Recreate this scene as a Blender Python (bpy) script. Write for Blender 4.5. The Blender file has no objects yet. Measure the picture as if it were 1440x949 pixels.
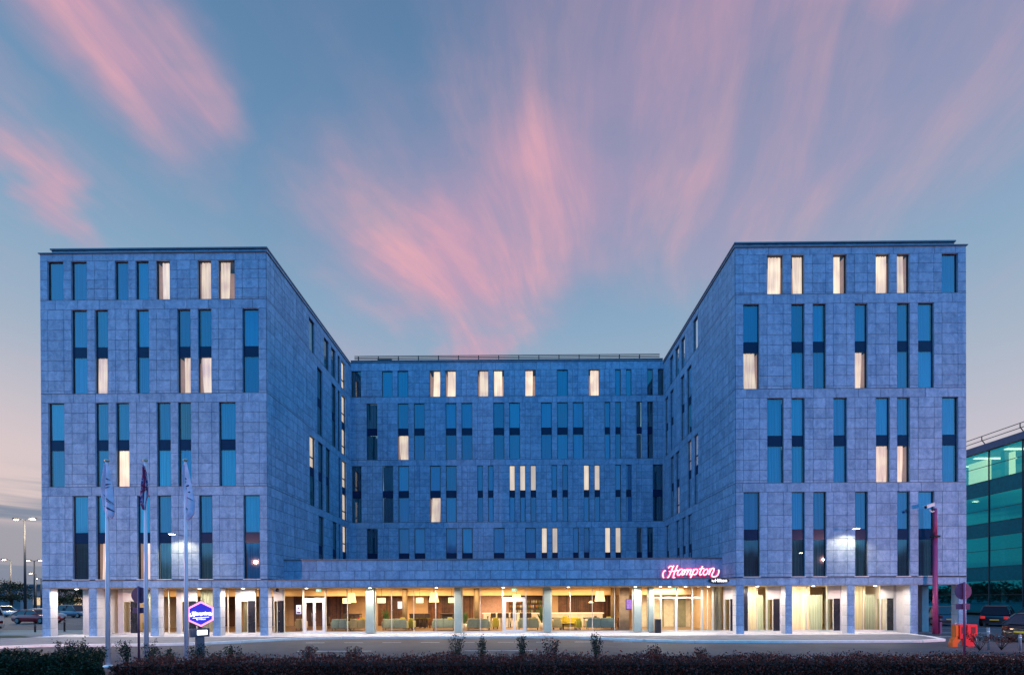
import bpy, math, random
from mathutils import Vector, Matrix
random.seed(7)
R = math.radians
sc = bpy.context.scene
col = sc.collection

# ------------------------------------------------------------------ node helpers
class G:
    """tiny expression helper over a node tree"""
    def __init__(s, nt): s.nt = nt
    def link(s, v, sock):
        if isinstance(v, bpy.types.NodeSocket): s.nt.links.new(v, sock)
        else: sock.default_value = v
    def node(s, t, **kw):
        n = s.nt.nodes.new(t)
        for k, v in kw.items(): setattr(n, k, v)
        return n
    def m(s, op, a, b=0.0, c=0.0, clamp=False):
        n = s.node('ShaderNodeMath', operation=op, use_clamp=clamp)
        s.link(a, n.inputs[0]); s.link(b, n.inputs[1]); s.link(c, n.inputs[2])
        return n.outputs[0]
    def mix(s, f, a, b):
        n = s.node('ShaderNodeMix', data_type='RGBA')
        s.link(f, n.inputs[0]); s.link(a, n.inputs[6]); s.link(b, n.inputs[7])
        return n.outputs[2]
    def smooth(s, v, a, b, lo=0.0, hi=1.0):
        n = s.node('ShaderNodeMapRange', interpolation_type='SMOOTHSTEP')
        s.link(v, n.inputs[0])
        for i, q in enumerate((a, b, lo, hi)): n.inputs[i+1].default_value = q
        return n.outputs[0]
    def comb(s, x, y, z):
        n = s.node('ShaderNodeCombineXYZ')
        for i, q in enumerate((x, y, z)): s.link(q, n.inputs[i])
        return n.outputs[0]
    def noise(s, vec, scale=1.0, detail=3.0, rough=.5, dist=0.0):
        n = s.node('ShaderNodeTexNoise')
        s.link(vec, n.inputs['Vector']); n.inputs['Scale'].default_value = scale
        n.inputs['Detail'].default_value = detail; n.inputs['Roughness'].default_value = rough
        n.inputs['Distortion'].default_value = dist
        return n.outputs[0]
    def ramp(s, v, stops):
        n = s.node('ShaderNodeValToRGB'); s.link(v, n.inputs[0])
        e = n.color_ramp.elements
        while len(e) < len(stops): e.new(0.5)
        for k, (p, c) in enumerate(stops):
            e[k].position = p; e[k].color = (*c, 1)
        return n.outputs[0]

def c4(c): return (*c, 1.0)
MATS = {}
def newmat(name):
    m = bpy.data.materials.new(name); m.use_nodes = True
    nt = m.node_tree; nt.nodes.clear()
    g = G(nt); out = g.node('ShaderNodeOutputMaterial')
    return m, g, out

def mat(name, c=(.5,.5,.5), rough=.6, metal=0.0, emit=None, es=0.0, var=.12, vs=3.0, bump=0.0, island=0.0, spec=.5, coat=0.0):
    """principled surface with a little procedural colour variation"""
    if name in MATS: return MATS[name]
    m, g, out = newmat(name)
    p = g.node('ShaderNodeBsdfPrincipled')
    p.inputs['Roughness'].default_value = rough; p.inputs['Metallic'].default_value = metal
    p.inputs['Specular IOR Level'].default_value = spec
    if coat: p.inputs['Coat Weight'].default_value = coat
    tc = g.node('ShaderNodeTexCoord')
    n = g.noise(tc.outputs['Object'], vs, 5, .6)
    f = g.smooth(n, .3, .7, 1-var, 1+var)
    if island:
        geo = g.node('ShaderNodeNewGeometry')
        f = g.m('MULTIPLY', f, g.smooth(geo.outputs['Random Per Island'], 0, 1, 1-island, 1+island))
    vm = g.node('ShaderNodeVectorMath', operation='SCALE')
    vm.inputs[0].default_value = c; g.link(f, vm.inputs['Scale'])
    g.nt.links.new(vm.outputs[0], p.inputs['Base Color'])
    if bump:
        b = g.node('ShaderNodeBump'); b.inputs['Strength'].default_value = bump; b.inputs['Distance'].default_value = .02
        g.link(g.noise(tc.outputs['Object'], vs*6, 4, .6), b.inputs['Height'])
        g.nt.links.new(b.outputs[0], p.inputs['Normal'])
    if emit:
        p.inputs['Emission Color'].default_value = c4(emit); p.inputs['Emission Strength'].default_value = es
    g.nt.links.new(p.outputs[0], out.inputs[0])
    MATS[name] = m
    return m

def stone_mat(name, a, b):
    m, g, out = newmat(name)
    p = g.node('ShaderNodeBsdfPrincipled'); p.inputs['Roughness'].default_value = .62
    p.inputs['Specular IOR Level'].default_value = .35
    tc = g.node('ShaderNodeTexCoord'); geo = g.node('ShaderNodeNewGeometry')
    rnd = geo.outputs['Random Per Island']
    v = g.node('ShaderNodeVectorMath', operation='ADD')
    g.link(tc.outputs['Object'], v.inputs[0])
    g.link(g.comb(g.m('MULTIPLY', rnd, 37.0), g.m('MULTIPLY', rnd, 11.0), g.m('MULTIPLY', rnd, 23.0)), v.inputs[1])
    n1 = g.noise(v.outputs[0], 2.6, 6, .68, .6)
    n2 = g.noise(v.outputs[0], 14, 4, .7)
    mps = g.node('ShaderNodeMapping'); mps.inputs['Scale'].default_value = (2.6, 2.6, .16); g.link(tc.outputs['Object'], mps.inputs[0])
    n3 = g.noise(mps.outputs[0], 1.0, 5, .65)
    f = g.m('ADD', g.m('ADD', g.m('MULTIPLY', g.smooth(n1, .3, .7), .48), g.m('MULTIPLY', g.smooth(n2, .3, .7), .26)), g.m('MULTIPLY', g.smooth(n3, .30, .62), .26))
    c = g.mix(f, c4(a), c4(b))
    hs = g.node('ShaderNodeHueSaturation'); g.link(c, hs.inputs['Color'])
    g.link(g.smooth(rnd, 0, 1, .91, 1.08), hs.inputs['Value'])
    g.nt.links.new(hs.outputs[0], p.inputs['Base Color'])
    bm = g.node('ShaderNodeBump'); bm.inputs['Strength'].default_value = .35; bm.inputs['Distance'].default_value = .015
    g.link(n2, bm.inputs['Height']); g.nt.links.new(bm.outputs[0], p.inputs['Normal'])
    g.nt.links.new(p.outputs[0], out.inputs[0])
    MATS[name] = m
    return m

def glass_mat(name, tint, refl, rough=.02, gc=(1,1,1)):
    m, g, out = newmat(name)
    tr = g.node('ShaderNodeBsdfTransparent'); tr.inputs[0].default_value = c4(tint)
    gl = g.node('ShaderNodeBsdfGlossy'); gl.inputs['Roughness'].default_value = rough; gl.inputs['Color'].default_value = c4(gc)
    lw = g.node('ShaderNodeLayerWeight'); lw.inputs[0].default_value = .25
    f = g.m('ADD', g.m('MULTIPLY', lw.outputs['Fresnel'], .8), refl, clamp=True)
    mx = g.node('ShaderNodeMixShader'); g.link(f, mx.inputs[0])
    g.nt.links.new(tr.outputs[0], mx.inputs[1]); g.nt.links.new(gl.outputs[0], mx.inputs[2])
    g.nt.links.new(mx.outputs[0], out.inputs[0])
    MATS[name] = m
    return m

def cloth(name, a, b, trans=0.0, sx=16):
    """curtain cloth with vertical streaks, optionally letting light through"""
    m, g, out = newmat(name)
    p = g.node('ShaderNodeBsdfPrincipled'); p.inputs['Roughness'].default_value = .9
    tc = g.node('ShaderNodeTexCoord'); mp = g.node('ShaderNodeMapping'); mp.inputs['Scale'].default_value = (sx, sx, .15)
    g.link(tc.outputs['Object'], mp.inputs[0])
    n = g.noise(mp.outputs[0], 1.0, 3, .6, .2)
    oi = g.node('ShaderNodeObjectInfo'); hv = g.node('ShaderNodeHueSaturation')
    g.link(g.mix(g.smooth(n, .3, .7), c4(a), c4(b)), hv.inputs['Color']); g.link(g.smooth(oi.outputs['Random'], 0, 1, .62, 1.18), hv.inputs['Value'])
    g.link(g.smooth(oi.outputs['Random'], 1, 0, .492, .515), hv.inputs['Hue'])
    c = hv.outputs[0]; g.link(c, p.inputs['Base Color'])
    sh = p.outputs[0]
    if trans:
        t = g.node('ShaderNodeBsdfTranslucent'); g.link(c, t.inputs[0])
        mx = g.node('ShaderNodeMixShader'); mx.inputs[0].default_value = trans
        g.nt.links.new(p.outputs[0], mx.inputs[1]); g.nt.links.new(t.outputs[0], mx.inputs[2]); sh = mx.outputs[0]
    g.nt.links.new(sh, out.inputs[0]); MATS[name] = m
    return m

def glow_curtain(name, c1, c2, strength, sx):
    """sheer curtain with the lit room behind it"""
    m, g, out = newmat(name)
    p = g.node('ShaderNodeBsdfPrincipled'); p.inputs['Roughness'].default_value = .9
    p.inputs['Base Color'].default_value = (.6, .55, .5, 1)
    tc = g.node('ShaderNodeTexCoord')
    mp = g.node('ShaderNodeMapping'); mp.inputs['Scale'].default_value = (sx, sx, .35)
    g.link(tc.outputs['Object'], mp.inputs[0])
    n = g.noise(mp.outputs[0], 1.0, 3, .55, .4)
    n2 = g.noise(tc.outputs['Object'], .8, 1)
    f = g.m('ADD', g.m('MULTIPLY', g.smooth(n, .28, .68), .62), g.m('MULTIPLY', g.smooth(n2, .38, .62), .40), clamp=True)
    g.link(g.mix(f, c4(c1), c4(c2)), p.inputs['Emission Color'])
    oi = g.node('ShaderNodeObjectInfo')
    g.link(g.m('MULTIPLY', g.smooth(oi.outputs['Random'], 0, 1, .78, 1.25), strength), p.inputs['Emission Strength'])
    g.nt.links.new(p.outputs[0], out.inputs[0])
    MATS[name] = m
    return m

STONE = stone_mat('stone', (.10, .20, .35), (.36, .52, .69))
STONEW = stone_mat('pale_stone', (.50, .47, .50), (.66, .63, .64))
JOINT = mat('dark_joint', (.035, .04, .06), .9, var=.2)  # dark backing that shows in the gaps between panels
CAP = mat('coping_metal', (.16, .17, .20), .5, .3)
FRAMEM = mat('window_frame_metal', (.03, .035, .045), .45, .3)
SPAND = mat('spandrel_glass', (.006, .022, .07), .25, var=.1, spec=.18)
GLASSD = glass_mat('room_glass', (.50, .92, 1.0), .13)
GLASSL = glass_mat('clear_glass', (.93, .95, .95), .03)
GLASSB = glass_mat('lobby_glass', (.96, .98, .96), .012)
GLASST = glass_mat('teal_glass', (.36, .68, .66), .36, gc=(.03,.78,.95))
CURT = [cloth('teal_curtain', (.005, .30, .56), (.012, .44, .76)), cloth('blue_curtain', (.004, .20, .52), (.008, .32, .68)), cloth('dark_curtain', (.02, .05, .09), (.05, .12, .17))]  # sky blue and glass tint put into the cloth of unlit windows
GREYC = cloth('grey_curtain', (.08, .12, .15), (.22, .28, .30))
LITC = [glow_curtain('lit_curtain', (.50, .30, .22), (1.0, .76, .47), 1.12, 12), glow_curtain('lit_curtain_pink', (.42, .28, .30), (1.0, .78, .56), 1.02, 10)]
LITB = glow_curtain('lit_blind', (.62, .45, .30), (.80, .62, .42), .95, 4)
LITR = mat('lit_room', (.5, .4, .35), .9, emit=(.75, .48, .38), es=.22)
WHITE = mat('white_paint', (.78, .76, .74), .5, var=.04)
DARKM = mat('dark_metal', (.03, .03, .035), .4, .4)
WARM = mat('warm_bulb', (1, .9, .75), emit=(1, .86, .66), es=14)
WHITEL = mat('white_bulb', (1, 1, 1), emit=(1, .96, .9), es=16)

# ------------------------------------------------------------------ mesh helpers
class MB:
    def __init__(s): s.v = []; s.f = []; s.mi = []; s.sm = []
    def add(s, vs, fs, mi=0, smooth=False):
        o = len(s.v); s.v += [tuple(x) for x in vs]
        for f in fs: s.f.append([i+o for i in f]); s.mi.append(mi); s.sm.append(smooth)
        return s
    def box(s, x0, x1, y0, y1, z0, z1, mi=0):
        return s.add([(x0,y0,z0),(x1,y0,z0),(x1,y1,z0),(x0,y1,z0),(x0,y0,z1),(x1,y0,z1),(x1,y1,z1),(x0,y1,z1)],
                     [(0,3,2,1),(4,5,6,7),(0,1,5,4),(1,2,6,5),(2,3,7,6),(3,0,4,7)], mi)
    def cbox(s, x0, x1, y0, y1, z0, z1, b, mi=0):
        """box with chamfered vertical and top edges, softer than a plain box"""
        ring = lambda i, z: [(x0+i,y0+b,z),(x0+b,y0+i,z),(x1-b,y0+i,z),(x1-i,y0+b,z),(x1-i,y1-b,z),(x1-b,y1-i,z),(x0+b,y1-i,z),(x0+i,y1-b,z)]
        vs = ring(0, z0)+ring(0, z1-b)+ring(b*.6, z1)
        fs = [tuple(range(7,-1,-1)), tuple(range(16,24))]
        for r in (0, 8):
            for k in range(8): fs.append((r+k, r+(k+1)%8, r+8+(k+1)%8, r+8+k))
        return s.add(vs, fs, mi)
    def lathe(s, cx, cy, prof, n=16, mi=0, smooth=True, caps=True):
        vs = []; fs = []
        for r, z in prof:
            for k in range(n):
                a = 2*math.pi*k/n; vs.append((cx+r*math.cos(a), cy+r*math.sin(a), z))
        for j in range(len(prof)-1):
            for k in range(n): fs.append((j*n+k, j*n+(k+1)%n, (j+1)*n+(k+1)%n, (j+1)*n+k))
        s.add(vs, fs, mi, smooth)
        if caps:
            o = len(s.v)-len(vs)
            s.f.append([o+k for k in range(n-1,-1,-1)]); s.mi.append(mi); s.sm.append(False)
            s.f.append([o+(len(prof)-1)*n+k for k in range(n)]); s.mi.append(mi); s.sm.append(False)
        return s
    def tube(s, pts, r, n=8, mi=0):
        """tube along points, r number or list"""
        pts = [Vector(p) for p in pts]; rr = r if isinstance(r, (list, tuple)) else [r]*len(pts)
        vs = []; fs = []
        for i, p in enumerate(pts):
            d = (pts[min(i+1, len(pts)-1)]-pts[max(i-1, 0)]).normalized()
            a = Vector((0,0,1)) if abs(d.z) < .9 else Vector((1,0,0))
            u = d.cross(a).normalized(); w = d.cross(u)
            for k in range(n):
                t = 2*math.pi*k/n; vs.append(p+(u*math.cos(t)+w*math.sin(t))*rr[i])
        for j in range(len(pts)-1):
            for k in range(n): fs.append((j*n+k, j*n+(k+1)%n, (j+1)*n+(k+1)%n, (j+1)*n+k))
        fs.append(tuple(range(n-1,-1,-1))); fs.append(tuple((len(pts)-1)*n+k for k in range(n)))
        return s.add(vs, fs, mi, True)
    def prism(s, poly, y0, y1, mi=0):
        """polygon in XZ extruded along Y"""
        n = len(poly)
        vs = [(x,y0,z) for x, z in poly]+[(x,y1,z) for x, z in poly]
        fs = [tuple(range(n)), tuple(range(2*n-1, n-1, -1))]+[(k, k+n, (k+1)%n+n, (k+1)%n) for k in range(n)]
        return s.add(vs, fs, mi)
    def slab(s, poly, z0, z1, mi=0):
        n = len(poly)
        vs = [(x,y,z0) for x, y in poly]+[(x,y,z1) for x, y in poly]
        fs = [tuple(range(n-1,-1,-1)), tuple(range(n, 2*n))]+[(k, (k+1)%n, (k+1)%n+n, k+n) for k in range(n)]
        return s.add(vs, fs, mi)
    def build(s, name, mats, parent=None, M=None):
        me = bpy.data.meshes.new(name)
        me.from_pydata([tuple(v) for v in s.v], [], s.f)
        if not isinstance(mats, (list, tuple)): mats = [mats]
        for m in mats: me.materials.append(m)
        me.polygons.foreach_set('material_index', s.mi)
        me.polygons.foreach_set('use_smooth', s.sm)
        me.update()
        o = bpy.data.objects.new(name, me); col.objects.link(o)
        if parent: o.parent = parent
        if M is not None: o.matrix_local = M
        return o

def tag(o, label=None, cat=None, group=None, kind=None):
    for k, v in (('label', label), ('category', cat), ('group', group), ('kind', kind)):
        if v: o[k] = v
    return o
def thing(name, label, cat, loc=(0,0,0), rz=0.0, group=None):
    e = bpy.data.objects.new(name, None); col.objects.link(e)
    e.location = loc; e.rotation_euler = (0,0,rz); e.empty_display_size = .2
    return tag(e, label, cat, group)
def lamp(kind, name, loc, power, color, **kw):
    l = bpy.data.lights.new(name, kind); l.energy = power; l.color = color
    for k, v in kw.items(): setattr(l, k, v)
    o = bpy.data.objects.new(name, l); o.location = loc; col.objects.link(o)
    return o

# ------------------------------------------------------------------ camera
yaw, pitch, roll = -.00696, -.00271, -.00407
f = Vector((math.sin(yaw)*math.cos(pitch), math.cos(yaw)*math.cos(pitch), math.sin(pitch)))
r0 = Vector((math.cos(yaw), -math.sin(yaw), 0)); u0 = r0.cross(f)
r2 = math.cos(roll)*r0+math.sin(roll)*u0; u2 = math.cos(roll)*u0-math.sin(roll)*r0
cd = bpy.data.cameras.new('camera'); cam = bpy.data.objects.new('camera', cd); col.objects.link(cam)
Mx = Matrix((( r2.x,u2.x,-f.x,0),(r2.y,u2.y,-f.y,0),(r2.z,u2.z,-f.z,0),(0,0,0,1)))
Mx.translation = Vector((0, -29.71, 2.497)); cam.matrix_world = Mx
cd.lens = 16.25; cd.sensor_width = 36; cd.sensor_fit = 'HORIZONTAL'
cd.shift_x = (720-726.5)/1440; cd.shift_y = (841.32-474.5)/1440
cd.clip_start = .1; cd.clip_end = 3000
sc.camera = cam
sc.render.engine = 'CYCLES'
sc.cycles.use_denoising = True
sc.cycles.max_bounces = 6; sc.cycles.diffuse_bounces = 3; sc.cycles.glossy_bounces = 3
sc.cycles.transparent_max_bounces = 12; sc.cycles.sample_clamp_indirect = 4
sc.cycles.caustics_reflective = False; sc.cycles.caustics_refractive = False
vs = sc.view_settings
vs.view_transform = 'Standard'; vs.look = 'None'; vs.exposure = 0; vs.gamma = 1; vs.use_curve_mapping = False

# ------------------------------------------------------------------ sky
def make_world():
    w = bpy.data.worlds.new('World'); sc.world = w; w.use_nodes = True
    nt = w.node_tree; nt.nodes.clear(); g = G(nt)
    out = g.node('ShaderNodeOutputWorld'); bg = g.node('ShaderNodeBackground')
    tc = g.node('ShaderNodeTexCoord'); sp = g.node('ShaderNodeSeparateXYZ')
    g.link(tc.outputs['Generated'], sp.inputs[0]); x, y, z = sp.outputs
    zc = g.m('MAXIMUM', z, .03)
    px, py = g.m('DIVIDE', x, zc), g.m('DIVIDE', y, zc)
    base = g.ramp(z, [(0,(.36,.38,.44)), (.10,(.58,.52,.55)), (.22,(.56,.52,.59)), (.36,(.38,.45,.56)), (.50,(.235,.38,.54)), (.66,(.14,.27,.45)), (.82,(.080,.185,.35)), (1,(.06,.15,.31))])
    # warmer and paler towards the left horizon
    warm = g.m('MULTIPLY', g.smooth(x, -.45, -.85), g.smooth(z, .42, .12))
    base = g.mix(g.m('MULTIPLY', warm, .8), base, c4((.80,.60,.55)))
    # high cirrus: streaks laid on a flat cloud layer, all running away from the viewer
    bend = g.noise(g.comb(px, py, 2.0), 1.0, 1)
    vec = g.comb(g.m('ADD', g.m('MULTIPLY', px, 6.0), g.m('MULTIPLY', g.m('ADD', bend, g.m('MULTIPLY', py, -.55)), 2.4)), g.m('MULTIPLY', py, 1.35), 0.0)
    st = g.noise(vec, 1.0, 6, .60, .30)
    vec2 = g.comb(g.m('MULTIPLY', px, 2.2), g.m('MULTIPLY', py, 1.7), 3.0)
    puff = g.noise(vec2, 1.0, 5, .55, .7)
    wv = g.noise(g.comb(px, py, 9.0), 2.4, 4, .6)
    wx = g.m('ADD', px, g.m('MULTIPLY', g.m('SUBTRACT', wv, .5), .45))
    wv2 = g.noise(g.comb(px, py, 19.0), 2.0, 4, .6)
    wy = g.m('ADD', py, g.m('MULTIPLY', g.m('SUBTRACT', wv2, .5), .5))
    def ell(cx, cy, rx, ry, rot, k):
        c, s_ = math.cos(R(rot)), math.sin(R(rot))
        dx, dy = g.m('SUBTRACT', wx, cx), g.m('SUBTRACT', wy, cy)
        a = g.m('DIVIDE', g.m('ADD', g.m('MULTIPLY', dx, c), g.m('MULTIPLY', dy, s_)), rx)
        b = g.m('DIVIDE', g.m('SUBTRACT', g.m('MULTIPLY', dy, c), g.m('MULTIPLY', dx, s_)), ry)
        d = g.m('SQRT', g.m('ADD', g.m('MULTIPLY', a, a), g.m('MULTIPLY', b, b)))
        return g.m('MULTIPLY', g.smooth(d, 1.30, .10), k)
    tot = None
    for e in [(-.17,1.38,.44,.46,0,1.42), (.08,1.18,.40,.40,-15,1.0), (.28,.98,.46,.40,-20,.72), (.40,.84,.34,.26,-40,.80), (.62,.74,.26,.20,-30,.85), (.55,1.05,.70,.55,0,.58), (-.20,1.85,.16,.34,0,.85), (-.42,1.62,.22,.22,30,.7),
              (-.74,.86,.16,.30,14,.98), (-1.16,1.14,.08,.24,16,.80), (-.95,2.0,.6,.4,0,.30), (-1.02,.80,.07,.22,10,.35)]:
        m_ = ell(*e)
        tot = m_ if tot is None else g.m('MAXIMUM', tot, m_)
    dens = g.m('MULTIPLY', tot, g.m('ADD', g.m('ADD', g.m('MULTIPLY', g.smooth(st, .25, .75), .34), g.m('MULTIPLY', g.smooth(puff, .25, .7), .30)), .42))
    veil = g.m('MULTIPLY', g.m('MULTIPLY', g.smooth(puff, .42, .75), g.smooth(st, .40, .7)), .16)
    dens = g.m('ADD', dens, veil, clamp=True)
    front = g.smooth(y, .02, .2)
    dens = g.m('MULTIPLY', dens, g.m('MULTIPLY', front, g.smooth(z, .16, .36)))
    pink = g.mix(g.smooth(st, .35, .75), c4((.58,.33,.47)), c4((.82,.41,.46)))
    base = g.mix(g.m('MULTIPLY', dens, .88), base, pink)
    # low slate-blue bands near the horizon
    hb = g.noise(g.comb(g.m('MULTIPLY', x, 1.8), g.m('MULTIPLY', y, 1.8), g.m('MULTIPLY', z, 26.0)), 1.0, 4, .55, .3)
    hbm = g.m('MULTIPLY', g.smooth(z, .21, .135), g.smooth(hb, .40, .56))
    low = g.smooth(z, .135, .10)
    base = g.mix(g.m('MULTIPLY', g.m('MAXIMUM', hbm, g.m('MULTIPLY', low, .75)), .85), base, c4((.13,.20,.31)))
    # sky behind and beside the viewer, turned up in blue to tint the walls
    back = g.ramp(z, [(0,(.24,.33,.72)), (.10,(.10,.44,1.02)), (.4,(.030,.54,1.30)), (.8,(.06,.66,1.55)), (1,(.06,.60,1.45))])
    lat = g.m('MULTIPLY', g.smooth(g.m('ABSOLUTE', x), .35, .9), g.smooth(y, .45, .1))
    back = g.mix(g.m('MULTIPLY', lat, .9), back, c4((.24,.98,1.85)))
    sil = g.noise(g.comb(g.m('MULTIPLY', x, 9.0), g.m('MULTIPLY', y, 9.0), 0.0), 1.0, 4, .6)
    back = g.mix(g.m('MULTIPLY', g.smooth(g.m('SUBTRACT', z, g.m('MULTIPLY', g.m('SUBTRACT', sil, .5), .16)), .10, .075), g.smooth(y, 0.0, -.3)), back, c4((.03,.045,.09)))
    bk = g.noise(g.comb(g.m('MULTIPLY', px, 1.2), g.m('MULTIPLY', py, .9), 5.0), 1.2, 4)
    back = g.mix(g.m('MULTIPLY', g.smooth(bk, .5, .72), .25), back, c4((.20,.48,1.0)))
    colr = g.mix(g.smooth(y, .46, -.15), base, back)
    sky = g.node('ShaderNodeTexSky', sky_type='NISHITA'); sky.sun_disc = False
    sky.sun_elevation = R(1.0); sky.sun_rotation = R(20)
    ad = g.node('ShaderNodeMix', data_type='RGBA', blend_type='ADD'); ad.inputs[0].default_value = .02
    g.link(colr, ad.inputs[6]); g.link(sky.outputs[0], ad.inputs[7])
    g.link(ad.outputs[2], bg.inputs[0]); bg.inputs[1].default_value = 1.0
    g.nt.links.new(bg.outputs[0], out.inputs[0])
make_world()
sun = lamp('SUN', 'sun', (0,0,50), .06, (1,.7,.65), angle=R(15))
sun.rotation_euler = (R(84), 0, R(160))

# ------------------------------------------------------------------ hotel dimensions (metres)
X0, X1, X2, X3 = -30.9, -16.25, 13.85, 28.5
YB = 14.68
T1 = (21.78, 24.28); S = [(15.75, 21.16), (9.75, 15.16), (3.75, 9.16)]
SP = (2.35, 3.04)          # spandrel above each tall window's bottom
hotel = thing('hotel_building', 'large U-shaped stone-clad hotel with tall narrow windows and lit glazed lobby', 'building')

class Fr:
    """a wall plane: u along the wall, n outwards"""
    def __init__(s, O, U, N): s.O, s.U, s.N = Vector(O), Vector(U), Vector(N)
    def P(s, u, z, n=0.0):
        p = s.O+s.U*u+s.N*n; return (p.x, p.y, p.z+z)
FRONT = Fr((0,0,0), (1,0,0), (0,-1,0)); BACK = Fr((0,YB,0), (1,0,0), (0,-1,0))
LS = Fr((X1,0,0), (0,1,0), (1,0,0)); RS = Fr((X2,0,0), (0,1,0), (-1,0,0))
LO = Fr((X0,0,0), (0,1,0), (-1,0,0)); RO = Fr((X3,0,0), (0,1,0), (1,0,0))

def fbox(mb, F, ua, ub, za, zb, n0, n1, mi=0, back=False):
    vs = [F.P(ua,za,n0),F.P(ub,za,n0),F.P(ub,zb,n0),F.P(ua,zb,n0),F.P(ua,za,n1),F.P(ub,za,n1),F.P(ub,zb,n1),F.P(ua,zb,n1)]
    fs = [(4,5,6,7),(0,1,5,4),(1,2,6,5),(2,3,7,6),(3,0,4,7)]
    if back: fs.append((3,2,1,0))
    mb.add(vs, fs, mi)
GAP = .0115
def panel(mb, F, ua, ub, za, zb, mi=0):
    if ub-ua < .06 or zb-za < .05: return
    j = random.uniform(0, .006)
    fbox(mb, F, ua+GAP, ub-GAP, za+GAP, zb-GAP, 0, .022+j, mi)
def band(mb, F, u0, u1, z0, z1, step, off=0.0):
    mb.add([F.P(u0,z0),F.P(u1,z0),F.P(u1,z1),F.P(u0,z1)], [(0,1,2,3)], 1)
    u = u0; k = u0+step*(1-off) if off else u0+step
    while u < u1-.02:
        e = min(k, u1)
        if u1-e < .25: e = u1
        panel(mb, F, u, e, z0, z1); u = e; k = e+step
def storey(mb, F, u0, u1, z0, z1, wins, grid, ncourse, thin=.16):
    """stone courses between z0 and z1 with openings; wins = [(ua,ub)]"""
    lines = {u0, u1}
    for a, b in wins: lines |= {a, b}
    for gx in grid:
        if u0+.2 < gx < u1-.2 and all(abs(gx-l) > .28 for l in lines) and not any(a < gx < b for a, b in wins): lines.add(gx)
    lines = sorted(lines)
    zs = [z0, z0+thin]+[z0+thin+(z1-z0-thin)*k/ncourse for k in range(1, ncourse+1)]
    for a, b in zip(lines, lines[1:]):
        if any(abs(a-wa) < 1e-6 and abs(b-wb) < 1e-6 for wa, wb in wins):
            d = -.16
            for q in ([(a,z0),(a,z1)], [(b,z1),(b,z0)], [(a,z0),(b,z0)], [(b,z1),(a,z1)]):
                mb.add([F.P(q[0][0],q[0][1],.022),F.P(q[1][0],q[1][1],.022),F.P(q[1][0],q[1][1],d),F.P(q[0][0],q[0][1],d)], [(0,1,2,3)], 2)
            continue
        mb.add([F.P(a,z0),F.P(b,z0),F.P(b,z1),F.P(a,z1)], [(0,1,2,3)], 1)
        for za, zb in zip(zs, zs[1:]): panel(mb, F, a, b, za, zb)

LB = [-30.42,-29.38,-28.88,-27.87,-27.36,-26.52,-26.03,-25.17,-24.68,-23.85,-23.37,-22.48,-22.0,-21.16,-20.67,-19.81,-19.34,-18.28,-17.79,-16.75]
RB = [14.35,15.36,15.87,16.89,17.42,18.24,18.78,19.60,20.08,20.93,21.44,22.24,22.78,23.65,24.12,24.92,25.46,26.46,26.97,27.98]
bay = lambda L, k: (L[2*k], L[2*k+1])
# each window: (frame, ua, ub, storey, upper, lower)  codes: t b d teal/blue/dark curtain, L lit, P lit pink, B lit blind, g grey, s painted sky reflection
W = []
def addw(F, st, items):
    for (a, b), up, lo in items: W.append([F, a, b, st, up, lo])
for st, its in enumerate([[(0,'b',''),(1,'b',''),(3,'b',''),(4,'t',''),(5,'P',''),(7,'L',''),(8,'L','')],
        [(1,'b','b'),(2,'t','P'),(4,'b','b'),(6,'b','L'),(7,'t','P'),(9,'b','b')],
        [(0,'t','t'),(2,'t','t'),(3,'t','L'),(5,'t','t'),(6,'g','b'),(8,'t','t')],
        [(1,'t','d'),(2,'t','P'),(4,'t','P'),(5,'t','g'),(7,'t','g'),(9,'t','t')]]):
    addw(FRONT, st, [(bay(LB, k), a, b) for k, a, b in its])
for st, its in enumerate([[(1,'L',''),(2,'L',''),(4,'L',''),(6,'L',''),(7,'L',''),(9,'b','')],
        [(0,'b','L'),(2,'b','t'),(3,'b','b'),(5,'b','L'),(7,'b','b'),(8,'b','b')],
        [(1,'t','t'),(2,'t','t'),(4,'b','b'),(6,'b','L'),(7,'b','L'),(9,'b','b')],
        [(0,'b','d'),(2,'b','g'),(3,'b','g'),(5,'b','g'),(7,'b','d'),(8,'b','d')]]):
    addw(FRONT, st, [(bay(RB, k), a, b) for k, a, b in its])
w1, w5 = 1.02, .52
def bk(st, s):
    for u, wd, a, b in s: W.append([BACK, u, u+wd, st, a, b])
bk(0, [(-16.1,.9,'d',''),(-13.16,w1,'t',''),(-11.66,w1,'t',''),(-8.57,w1,'L',''),(-7.07,w1,'L',''),(-3.95,w1,'L',''),(-2.46,w1,'L',''),(.58,w1,'L',''),(3.65,w1,'t',''),(6.68,w1,'L',''),(9.22,w5,'b',''),(10.24,w5,'t',''),(12.28,w5,'d',''),(13.30,.5,'d','')])
bk(1, [(-14.66,w1,'g','g'),(-11.66,w1,'t','L'),(-10.1,w1,'t','b'),(-7.05,w1,'b','b'),(-5.52,w1,'b','b'),(-2.46,w1,'b','b'),(-.95,w1,'t','t'),(2.11,w1,'b','b'),(3.65,w1,'t','t'),(5.16,w1,'b','b'),(8.2,w5,'b','b'),(9.22,w5,'b','b'),(11.24,w5,'g','d'),(12.28,w5,'g','d')])
bk(2, [(-16.1,.9,'d','g'),(-13.15,w1,'g','d'),(-11.63,w1,'t','b'),(-8.58,w1,'b','L'),(-7.05,w1,'t','t'),(-4.02,w5,'t','b'),(-3.01,w5,'b','b'),(-.95,w5,'B','b'),(.06,w5,'B','b'),(1.08,w5,'B','b'),(3.1,w5,'b','b'),(4.14,w5,'b','b'),(6.18,w5,'B','b'),(7.21,w5,'B','b'),(9.2,w5,'b','b'),(10.23,w5,'t','b'),(12.78,.95,'d','d')])
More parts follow.
